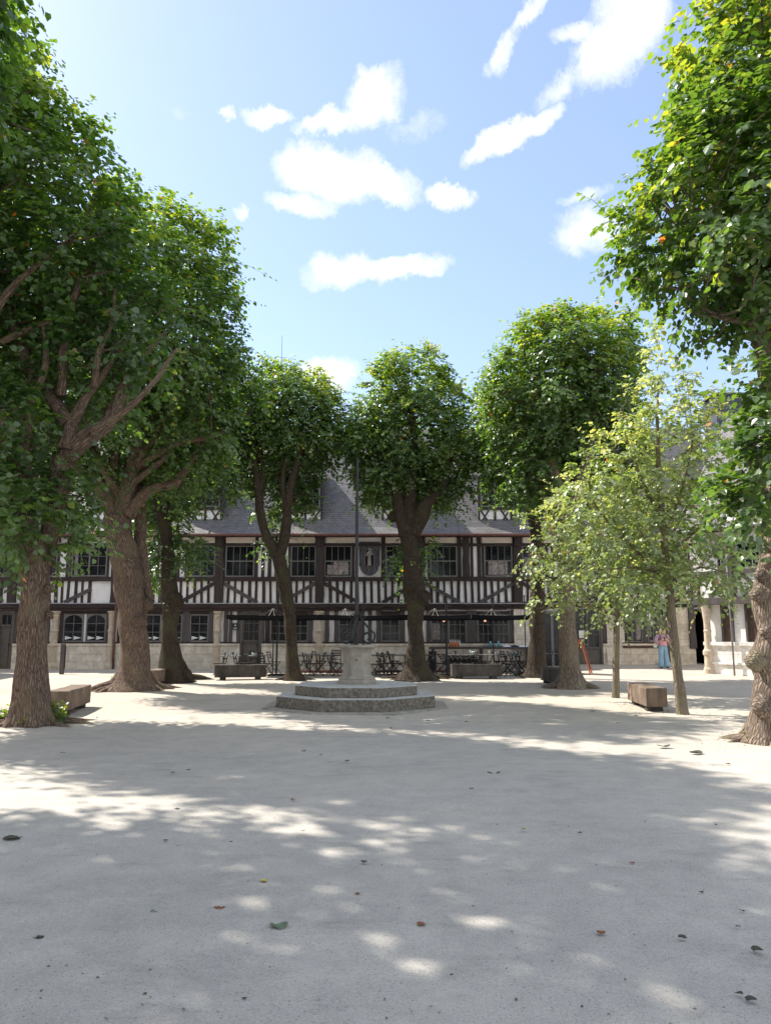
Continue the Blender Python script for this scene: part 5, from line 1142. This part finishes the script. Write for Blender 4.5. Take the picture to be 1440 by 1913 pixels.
for k, x in enumerate((907, 911, 916, 921, 926, 931)):
    p = FA.P(FA.S(x), .45 + .06 * (k % 2), zc); mb = MB(); h = .16 + .1 * (k % 3 == 1)
    mb.lathe(p, [(.04, 0), (.045, h * .6), (.03, h), (.025, h), (.03, h * .5), (.002, .01)], 10); tag(mb.build('carafe', 'blue_glass', None, p, True), ORD[k] + ' bluish carafe from the left on the counter', 'carafe', 'blue carafes on the counter')
def cloth(x0, x1, m, label):
    a0, a1 = FA.S(x0), FA.S(x1); mb = MB(); n = 12; V = []; Fc = []
    for j in range(7):
        for i in range(n + 1):
            u, v = i / n, j / 6; z = zc + .012 + .10 * math.sin(math.pi * u) ** .6 * math.sin(math.pi * min(1, v * 1.1 + .05)) * (.7 + .3 * math.sin(i * 2.1 + j)); V.append(FA.P(a0 + (a1 - a0) * u, .30 + v * .43, z))
    for j in range(6):
        for i in range(n): q = j * (n + 1) + i; Fc.append((q, q + n + 1, q + n + 2, q + 1))
    mb.add(V, Fc); o = mb.build('folded_cloth', m, None, FA.P(a0, .5, zc), True); o.modifiers.new('s', 'SOLIDIFY').thickness = .01; tag(o, label, 'cloth', 'cloths heaped on the counter')
cloth(933, 948, 'white_cloth', 'smaller white cloth heaped on the counter beside the carafes'); cloth(946, 962, 'navy_cloth', 'navy blue cloth between the two white heaps on the counter'); cloth(961, 983, 'white_cloth', 'larger white cloth heap at the right end of the counter')

# bin
p = G(808, 1258); b = thing('litter_bin', p, 'black bin with a small white sticker right of the burred lime trunk', 'bin')
mb = MB(); mb.box(p.x - .15, p.x + .15, p.y - .15, p.y + .15, .05, .80); mb.build('body', 'bin', b, bevel=.03)
mb = MB(); mb.box(p.x - .165, p.x + .165, p.y - .165, p.y + .165, .80, .86); mb.build('lid', 'bin', b, bevel=.02)
mb = MB(); mb.box(p.x - .03, p.x + .05, p.y - .156, p.y - .151, .55, .66); mb.build('sticker', 'paper', b)
# low timber edge of the terrace
for k, (x0, x1, lab) in enumerate(((556, 640, 'dark red low timber rail on the ground left of the well'), (700, 762, 'dark red low timber rail on the ground right of the well'), (806, 846, 'dark red low timber rail on the ground beside the terrace bench'))):
    g0, g1 = G(x0, 1258.5), G(x1, 1258.5); mb = MB(); mb.box(g0.x, g1.x, g0.y - .06, g0.y + .06, .03, .13); o = mb.build('terrace_rail', 'gutter', None, (g0.x, g0.y, 0), bevel=.01); tag(o, lab, 'rail', 'low rails edging the terrace')
    for f in (.05, .5, .95):
        x = g0.x + (g1.x - g0.x) * f; mb = MB(); mb.box(x - .04, x + .04, g0.y - .05, g0.y + .05, -.02, .0295); mb.build('foot', 'iron', o)

# parasols
def parasol(xm, ybase, x0, x1, label, pole=.035, apex=None):
    g = G(xm, ybase); d = g.y + .6; t = thing('parasol', g, label, 'parasol', 'black parasols over the terrace')
    px = lambda x, y, dd: W(x, y, dd)
    ze = px(720, 1151, d - 1.2).z; za = ze + .02; zt = px(720, 1112, g.y).z
    X0, X1 = px(x0, 1150, d).x, px(x1, 1150, d).x; xc = px(apex or xm, 1140, d).x; Y0, Y1 = d - 1.35, d + 1.35; val = .14
    rim = [(X0, Y0), ((X0 + X1) / 2, Y0 - .1), (X1, Y0), (X1 + .05, d), (X1, Y1), ((X0 + X1) / 2, Y1 + .1), (X0, Y1), (X0 - .05, d)]
    mb = MB(); V = [(xc, d, za)] + [(x, y, ze + (.05 if k % 2 == 0 else .0)) for k, (x, y) in enumerate(rim)] + [(x, y, ze - val + (.03 if k % 2 == 0 else 0)) for k, (x, y) in enumerate(rim)]
    mb.add(V, [(0, 1 + k, 1 + (k + 1) % 8) for k in range(8)] + [(1 + k, 9 + k, 9 + (k + 1) % 8, 1 + (k + 1) % 8) for k in range(8)])
    cpy = mb.build('canopy', 'canvas', t); cpy.modifiers.new('s', 'SOLIDIFY').thickness = .012
    mb = MB(); zz = .035
    q = [(xc, d, za - zz)] + [(xc + (x - xc) * .985, d + (y - d) * .985, ze - .02) for x, y in rim]; mb.add(q, [(0, 1 + (k + 1) % 8, 1 + k) for k in range(8)]); lin = mb.build('lining', 'canvas_in', t); lin.modifiers.new('s', 'SOLIDIFY').thickness = .006
    for k, (x, y) in enumerate(rim):
        mb = MB(); mb.bar((xc, g.y if False else d, za - .06), (x, y, ze - .05), .02); mb.build('rib', 'iron', t)
    mb = MB(); mb.tube([(g.x, g.y, 0), (g.x, g.y, zt)], pole, 8); mb.bar((g.x - .07, g.y, zt - .02), (g.x + .07, g.y, zt - .02), .012); mb.build('mast', 'iron', t)
    mb = MB(); mb.box(g.x - .28, g.x + .28, g.y - .28, g.y + .28, -.02, .05); mb.build('base', 'iron', t, bevel=.01)
    mb = MB(); mb.bar((g.x, g.y, za - .12), (xc, d, za - .05), .03); mb.build('arm', 'iron', t)
    for k in range(6):
        f = -1 + 2 * k / 5; mb = MB(); a = Vector((xc, d, za + .30)); e = Vector((xc + f * .62, d - .5 + .5 * abs(f), za - .02)); mb.tube([a, e], .006, 4); mb.build('stay', 'cable', t)
parasol(516, 1262, 436, 597, 'black parasol at the left end of the terrace, over the slim forked lime', .035, 510)
parasol(679, 1261, 599, 764, 'black parasol behind the well', .03, 645)
parasol(835, 1263, 768, 872, 'black parasol on a thick mast right of the burred lime', .04, 812)
parasol(923, 1258, 874, 984, 'black parasol over the counter, rightmost on the terrace', .022, 919)
for x, y, lab in ((509, 1260, 'thin black post beside the left parasol mast'), (983, 1263, 'thin black post at the right corner of the terrace')):
    g = G(x, y); mb = MB(); z = W(x, 1112 if x > 900 else 1150, g.y).z; mb.tube([g, (g.x, g.y, z)], .022, 8); mb.bar((g.x - .1, g.y, z - .03), (g.x + .1, g.y, z - .03), .015); mb.lathe((g.x, g.y, g.z), [(.1, 0), (.1, .02), (.03, .03)], 12); tag(mb.build('terrace_post', 'iron', None, g), lab, 'post', 'thin terrace posts')
for x, lab in ((829, 'small lit bulb hanging under the thick-masted parasol'), (906, 'small lit bulb hanging under the rightmost parasol')):
    g = W(x, 1160, 31.5); o = thing('hanging_lamp', g, lab, 'lamp', 'bulbs under the parasols'); mb = MB(); mb.ball(g, .045); m = bpy.data.materials.get('lit_bulb')
    if not m:
        m = bpy.data.materials.new('lit_bulb'); m.use_nodes = True; q = m.node_tree.nodes['Principled BSDF']; q.inputs['Base Color'].default_value = (.8, .4, .25, 1); q.inputs['Emission Color'].default_value = (1, .45, .25, 1); q.inputs['Emission Strength'].default_value = .6
    mb.build('bulb', m, o, smooth_=True); mb = MB(); mb.lathe((g.x, g.y, g.z + .03), [(.05, 0), (.03, .07)], 10); mb.build('lamp_cap', 'iron', o); mb = MB(); mb.tube([(g.x, g.y, g.z + .09), (g.x, g.y, g.z + .30)], .005, 4); mb.build('cord', 'iron', o)

# ------------------------------------------------------------------ A-board
def a_board():
    g = G(1082, 1257); t = thing('menu_board', g, 'orange A-shaped menu board standing open beside the pale flared trunk', 'sign')
    z1 = W(1088, 1195, g.y).z; w = .62; d0 = Vector((.82, -.57, 0)) * -1   # board faces left towards the terrace
    ux = Vector((.35, .94, 0)).normalized(); out = Vector((.94, -.35, 0))
    c = Vector((g.x + .16, g.y + .2, g.z)); sp = .33
    for s, nm in ((-1, 'front_frame'), (1, 'back_frame')):
        mb = MB()
        for e in (-1, 1): mb.bar(c + ux * e * w / 2 + out * s * sp, c + ux * e * w / 2 + out * s * .02 + Vector((0, 0, z1 - g.z)), .045, .05)
        for f in (.12, .98): mb.bar(c - ux * w / 2 + out * s * (sp * (1 - f) + .02 * f) + Vector((0, 0, (z1 - g.z) * f)), c + ux * w / 2 + out * s * (sp * (1 - f) + .02 * f) + Vector((0, 0, (z1 - g.z) * f)), .05, .045)
        mb.build(nm, 'orange', t)
        a = c + out * s * (sp * .85 + .003) + Vector((0, 0, (z1 - g.z) * .15)); b = c + out * s * .035 + Vector((0, 0, (z1 - g.z) * .95)); q = ux * (w / 2 - .02); th = out * .006
        mb = MB(); mb.hexa([a - q - th, a + q - th, a + q + th, a - q + th, b - q - th, b + q - th, b + q + th, b - q + th]); pn = mb.build('board', 'chalk', t)
        if s < 0:
            mb = MB()
            for r_ in range(11):
                f = .93 - r_ * .08; p = a.lerp(b, f) - out * .010; x = -.22
                while x < .2: l = random.uniform(.02, .07); mb.bar(p + ux * x, p + ux * (x + l) + Vector((0, 0, random.uniform(-.006, .006))), .018 if r_ else .035, .003); x += l + .025
            mb.build('chalk_writing', 'chalk_w', pn)
a_board()
# grey post near the left wall
g = G(115, 1260); z = W(117, 1202, g.y).z; o = thing('barrier_post', g, 'weathered grey square post standing before the wall at the left', 'post'); mb = MB(); mb.box(g.x - .075, g.x + .075, g.y - .06, g.y + .06, -.05, z - .05); mb.build('shaft', 'timber_grey', o, bevel=.01); mb = MB(); mb.box(g.x - .09, g.x + .09, g.y - .075, g.y + .075, z - .05, z); mb.build('cap', 'frame', o); mb = MB(); mb.box(g.x + .08, g.x + .11, g.y - .02, g.y + .02, .2, z - .1); mb.build('hinge_strip', 'iron', o)

# ------------------------------------------------------------------ person
def build_person():
    base = G(1240, 1247.5); H = 1.63; t = thing('person', base, 'blonde person in pink blouse and wide pale blue trousers, looking down at a phone', 'person')
    P = lambda x, y, z: Vector((base.x + x, base.y + y, base.z + z))
    # continuous body: overlapping tapered tubes fused by a voxel remesh
    mb = MB(); T = lambda pts, r, n=12: mb.tube([P(*p) for p in pts], r, n)
    mb.ball(P(0, -.035, 1.50), (.073, .092, .108), 20, 14)                       # head, tilted forward
    mb.ball(P(0, -.085, 1.44), (.048, .045, .045), 12, 8); mb.ball(P(0, -.128, 1.475), (.014, .02, .022), 8, 6)   # jaw, nose
    mb.ball(P(-.074, -.02, 1.495), (.012, .022, .03), 8, 6); mb.ball(P(.074, -.02, 1.495), (.012, .022, .03), 8, 6)
    mb.tube([P(-.022, -.122, 1.428), P(.022, -.122, 1.428)], .008, 6)
    T([(0, 0, 1.28), (0, -.005, 1.36), (0, -.02, 1.44)], [.06, .05, .052])
    mb.lathe(P(0, 0, 0), [(.02, .82), (.15, .86), (.155, .95), (.13, 1.05), (.15, 1.18), (.165, 1.27), (.13, 1.33), (.05, 1.36)], 20, 0, 1, .66)
    for s in (-1, 1):
        T([(s * .14, 0, 1.31), (s * .20, .0, 1.27), (s * .235, -.02, 1.13), (s * .245, -.04, 1.02)], [.055, .055, .045, .038])
        T([(s * .245, -.04, 1.02), (s * .19, -.14, 1.07), (s * .115, -.215, 1.135)], [.039, .034, .023])
        mb.ball(P(s * .095, -.235, 1.15), (.035, .028, .042), 12, 8)             # palm
        for k, (dy, ln) in enumerate(((-.012, .062), (-.012, .070), (-.010, .066), (-.006, .052))):
            z = 1.178 - k * .019; T([(s * .085, -.248, z), (s * .060, -.262 + dy, z + .006), (s * (.085 - ln), -.256 + dy, z + .002)], [.0095, .009, .007], 8)
        T([(s * .080, -.232, 1.175), (s * .055, -.245, 1.205), (s * .035, -.258, 1.215)], [.012, .010, .008], 8)
        T([(s * .085, 0, .90), (s * .10, -.01, .50), (s * .105, .01, .10)], [.085, .058, .038])
        T([(s * .105, .03, .06), (s * .11, -.06, .04), (s * .12, -.15, .025)], [.04, .036, .026])
    o = mb.build('body', 'skin', t, smooth_=True); r = o.modifiers.new('r', 'REMESH'); r.mode = 'VOXEL'; r.voxel_size = .006; r.use_smooth_shade = True
    mb = MB()                                                                    # trousers
    for s in (-1, 1):
        rr = [.155, .165, .15, .15, .16, .18, .195]; zz = [1.00, .86, .70, .5, .3, .12, .045]; xx = [.055, .06, .085, .10, .11, .12, .125]; V = []; n = 24
        for i, (r_, z, x) in enumerate(zip(rr, zz, xx)):
            for k in range(n):
                a = 2 * PI * k / n; f = 1 + .07 * math.sin(a * 6 + i * .25) * min(1, i / 3); w = r_ * (.68 if i > 1 else .72); V.append(P(s * x + w * math.cos(a) * f, .0 + w * .9 * math.sin(a) * f - .01 * i, z))
        mb.add(V, [(i * n + k, (i + 1) * n + k, (i + 1) * n + (k + 1) % n, i * n + (k + 1) % n) for i in range(6) for k in range(n)])
    tr = mb.build('trousers', 'jeans', t, smooth_=True); tr.modifiers.new('s', 'SOLIDIFY').thickness = .006
    mb = MB(); V = []; n = 28                                                     # blouse
    prof = [(.185, .93), (.19, .98), (.175, 1.05), (.175, 1.15), (.19, 1.25), (.175, 1.31), (.10, 1.36), (.065, 1.375)]
    for i, (r_, z) in enumerate(prof):
        for k in range(n): a = 2 * PI * k / n; f = 1 + .04 * math.sin(a * 7 + i); V.append(P(r_ * math.cos(a) * f, r_ * .72 * math.sin(a) * f, z))
    mb.add(V, [(i * n + k, i * n + (k + 1) % n, (i + 1) * n + (k + 1) % n, (i + 1) * n + k) for i in range(7) for k in range(n)])
    for s in (-1, 1):
        mb.tube([P(s * .12, 0, 1.32), P(s * .20, 0, 1.29), P(s * .25, -.01, 1.20), P(s * .27, -.03, 1.08), P(s * .25, -.06, 1.0), P(s * .21, -.12, 1.03)], [.06, .075, .078, .085, .07, .045], 14, False)
    bl = mb.build('blouse', 'blouse', t, smooth_=True); bl.modifiers.new('s', 'SOLIDIFY').thickness = .006
    mb = MB(); V = []
    for i, (r_, z) in enumerate([(.195, .90), (.197, .96), (.186, 1.05), (.184, 1.10)]):
        for k in range(11): a = -PI / 2 + (k - 5) * .16; V.append(P((r_ + .008) * math.cos(a), (r_ + .02) * .76 * math.sin(a), z))
    mb.add(V, [(i * 11 + k, i * 11 + k + 1, (i + 1) * 11 + k + 1, (i + 1) * 11 + k) for i in range(3) for k in range(10)]); x = mb.build('blouse_front', 'blouse_pink', t, smooth_=True); x.modifiers.new('s', 'SOLIDIFY').thickness = .008
    mb = MB()                                                                    # hair
    mb.ball(P(0, .0, 1.535), (.098, .105, .098), 20, 12)
    for s in (-1, 1): mb.tube([P(s * .07, -.045, 1.565), P(s * .097, -.035, 1.49), P(s * .098, -.03, 1.42), P(s * .09, -.02, 1.36)], [.035, .036, .034, .018], 10)
    mb.tube([P(0, .06, 1.55), P(0, .09, 1.45), P(0, .08, 1.36)], [.08, .075, .04], 12)
    hr = mb.build('hair', 'hair', t, smooth_=True); q = hr.modifiers.new('r', 'REMESH'); q.mode = 'VOXEL'; q.voxel_size = .008; q.use_smooth_shade = True
    for s in (-1, 1):
        mb = MB(); mb.tube([P(s * .10, .14, 1.20), P(s * .12, .06, 1.375), P(s * .125, -.10, 1.32), P(s * .13, -.15, 1.2), P(s * .135, -.10, 1.08)], .014, 6); mb.build('bag_strap', 'strap', t, smooth_=True)
        mb = MB(); mb.ball(P(s * .032, -.112, 1.495), (.011, .008, .008), 8, 6); mb.build('eye', 'strap', t)
        mb = MB(); mb.ball(P(s * .12, -.09, .03), (.05, .12, .032), 12, 6); mb.build('shoe', 'strap', t, smooth_=True)
    mb = MB(); c = P(0, -.262, 1.185); mb.hexa([c + Vector(v) for v in ((-.036, -.004, -.07), (.036, -.004, -.07), (.036, .004, -.072), (-.036, .004, -.072), (-.036, .03, .075), (.036, .03, .075), (.036, .038, .073), (-.036, .038, .073))])
    ph = mb.build('phone', 'iron', None, c); tag(ph, 'dark phone held up in both hands by the person in the pink blouse', 'phone')
build_person()

# ------------------------------------------------------------------ shoots at the tree feet
def shoots(cx, cy, pts, label, n, leaf, m, yellow):
    t = thing('basal_shoots', (cx, cy, 0), label, 'plant', 'leafy shoots at the tree feet'); P, A, Nn, S, Tt = [], [], [], [], []; mb = MB()
    for (x, y, r, h) in pts:
        for _ in range(n):
            a = rng.uniform(0, 6.28); q = r * math.sqrt(rng.random()); b = np.array([x + q * math.cos(a), y + q * math.sin(a), 0.0]); top = b + np.array([rng.normal() * .08, rng.normal() * .08, h * rng.uniform(.4, 1.1)])
            mb.tube([b, (b + top) / 2 + rng.normal(size=3) * .02, top], [.004, .003, .002], 3, False)
            for k in range(6): P.append(b + (top - b) * (.3 + .7 * k / 5) + rng.normal(size=3) * .02); v = unit(1)[0]; v[2] = -abs(v[2]) * .5; A.append(v); w = unit(1)[0] * .6 + np.array([0, 0, 1]); Nn.append(w); S.append(leaf * rng.uniform(.5, 1.2)); Tt.append(rng.uniform(.3, .6) + (.3 if rng.random() < yellow else 0))
    mb.build('stem', M['bark_young'], t)['kind'] = 'stuff'; A = nrm(np.array(A)); Nn = np.array(Nn); Nn = nrm(Nn - A * np.sum(Nn * A, axis=1)[:, None])
    leaf_mesh('leaves', M[m], t, np.array(P, np.float32), A.astype(np.float32), Nn.astype(np.float32), np.array(S, np.float32), np.minimum(np.array(Tt), .87))
g = G(60, 1352); shoots(g.x, g.y, [(g.x - .50, g.y - .12, .14, .26), (g.x + .12, g.y - .50, .12, .16), (g.x + .48, g.y - .26, .14, .26), (g.x + .42, g.y - .1, .12, .36)], 'yellow-green leafy shoots round the foot of the large ribbed lime', 22, .08, 'leaf_y', .3)
g = G(1425, 1385); shoots(g.x, g.y, [(g.x - .10, g.y - .28, .13, .20), (g.x - .16, g.y - .22, .08, .14)], 'yellow shoots between the roots of the knotted lime at the right edge', 42, .065, 'leaf_y', .9)
g = G(325, 1272); shoots(g.x, g.y, [(g.x + .05, g.y - .62, .24, .40), (g.x + .32, g.y - .55, .18, .2)], 'yellowish shoots at the foot of the dark swollen lime', 34, .075, 'leaf_y', .6)
g = G(250, 1288); shoots(g.x, g.y, [(g.x - .50, g.y + .0, .12, .30)], 'small green shoots on the left foot of the leaning lime', 18, .06, 'leaf_y', .2)

# ------------------------------------------------------------------ fallen leaves and litter
def fallen(x, y, w, m, k):
    g = G(x, y); s = w * g.y / F; ang = rng.uniform(0, 6.28); V = []; n = 10; curl = rng.uniform(.15, .45)
    for i in range(n): a = 2 * PI * i / n; r = s / 2 * (1 + .25 * math.cos(a) + rng.uniform(-.12, .12)); V.append((g.x + r * math.cos(a + ang), g.y + r * .8 * math.sin(a + ang), g.z + .008 + abs(math.sin(a)) * s * curl * .5 + rng.uniform(0, .006)))
    V.append((g.x, g.y, g.z + .012)); mb = MB(); mb.add(V, [(n, i, (i + 1) % n) for i in range(n)])
    mb.tube([(g.x + s * .4 * math.cos(ang), g.y + s * .4 * math.sin(ang), g.z + .01), (g.x + s * .75 * math.cos(ang + .3), g.y + s * .75 * math.sin(ang + .3), g.z + .014)], .0012 + s * .012, 4)
    o = mb.build('fallen_leaf', m, None, g); o.modifiers.new('s', 'SOLIDIFY').thickness = .0015; return o
LV = [(411, 1700, 20, 'deadleaf', 'curled brown dead leaf on the grey ground left of centre, largest brown one'), (521, 1738, 34, 'greenleaf', 'large grey-green fallen leaf lying flat in the lower foreground'), (490, 1650, 14, 'yellowleaf', 'small yellow leaf above the grey-green one'),
      (786, 1732, 17, 'deadleaf', 'curled brown leaf in the foreground just right of centre'), (1122, 1746, 15, 'deadleaf', 'brown leaf with upright stalk in the right foreground'), (1272, 1756, 14, 'darkleaf', 'dark crumpled leaf at the right foreground, left of the edge one'),
      (1417, 1780, 20, 'darkleaf', 'dark leaf in the foreground touching the right side'), (75, 1757, 15, 'darkleaf', 'dark curled leaf in the lower left foreground'), (18, 1571, 30, 'darkleaf', 'grey-green crumpled leaf at the left edge'), (1241, 1397, 24, 'darkleaf', 'large black crumpled leaf in the sun below the right bench'),
      (1298, 1409, 22, 'darkleaf', 'grey crumpled leaf right of the large black one'), (923, 1448, 22, 'darkleaf', 'flat dark leaf in the shade right of centre'), (980, 1552, 10, 'yellowleaf', 'tiny yellow leaf in a sun patch right of centre'), (1383, 1862, 12, 'darkleaf', 'small dark leaf near the lower right corner, upper of two'),
      (1405, 1872, 20, 'darkleaf', 'dark leaf near the lower right corner, lower of two'), (308, 1573, 8, 'darkleaf', 'tiny dark leaf by the left sunlit patch'), (455, 1870, 8, 'darkleaf', 'tiny dark speck of leaf at the bottom edge'), (680, 1613, 11, 'darkleaf', 'tiny dark leaf in the middle of the grey shade'), (288, 1708, 12, 'greenleaf', 'tiny green leaf left of the brown curled one')]
for i, (x, y, w, m, lab) in enumerate(LV): tag(fallen(x, y, w, m, i), lab, 'fallen leaf', 'leaves lying on the court')
for i in range(32):
    y = 1330 + 560 * rng.random() ** 1.5; x = rng.uniform(20, 1420)
    tag(fallen(x, y, rng.uniform(6, 11) * (.8 + (1600 - y) * .0006), ['darkleaf', 'darkleaf', 'darkleaf', 'deadleaf'][i % 4], i), 'one of many tiny dark leaf scraps scattered over the court', 'fallen leaf', 'tiny leaf scraps on the court')

# drifts of tiny leaf litter round the tree feet and bench ends
def litter():
    P, A, Nn, S, Tt = [], [], [], [], []; t = thing('leaf_litter', (0, 18, 0), None, None); 
    spots = [(G(60, 1352), .9, 130), (G(250, 1288), 1.1, 110), (G(325, 1272), 1.2, 90), (G(548, 1270), 1.1, 70), (G(778, 1268), 1.2, 90), (G(1003, 1262), 1.0, 60), (G(1066, 1285), 1.1, 80), (G(1273, 1330), .7, 50), (G(1150, 1302), .7, 40), (G(1425, 1385), 1.0, 160), (G(1208, 1329), .9, 50), (G(126, 1337), .9, 50)]
    for c, r, n in spots:
        for _ in range(n):
            a, q = rng.uniform(0, 6.28), r * (.35 + abs(rng.normal()) * .6); P.append((c.x + q * math.cos(a), c.y + q * math.sin(a), gz(c.x, c.y) + .012))
    for _ in range(900):
        y = 3.0 + 24 * rng.random() ** 1.4; P.append((rng.uniform(-.55, .55) * y * 1.0, y, .010))
    n = len(P); A = unit(n); A[:, 2] *= .15; A = nrm(A); Nn = unit(n) * .35 + np.array([0, 0, 1.0]); Nn = nrm(Nn - A * np.sum(Nn * A, axis=1)[:, None]); P = np.array(P)
    S = rng.uniform(.012, .035, n); S[-900:] = rng.uniform(.006, .017, 900); T_ = rng.choice([.05, .3, .82, .94, .97], n, p=[.62, .2, .12, .03, .03])
    bpy.data.objects.remove(t); d = bpy.data.objects.new('tmp', None); C.objects.link(d); o = leaf_mesh('leaf_litter', M['litter'], d, P.astype(np.float32), A.astype(np.float32), Nn.astype(np.float32), S.astype(np.float32), T_); o.parent = None; bpy.data.objects.remove(d)
    tag(o, 'fine leaf crumbs strewn over the sand, thickest round the tree feet', 'litter', None, 'stuff')
M['litter'] = leaf_mat('leaf_crumbs', (.05, .04, .03), (.10, .09, .05), (.30, .24, .10), .1, (.2, .15, .1))
litter()
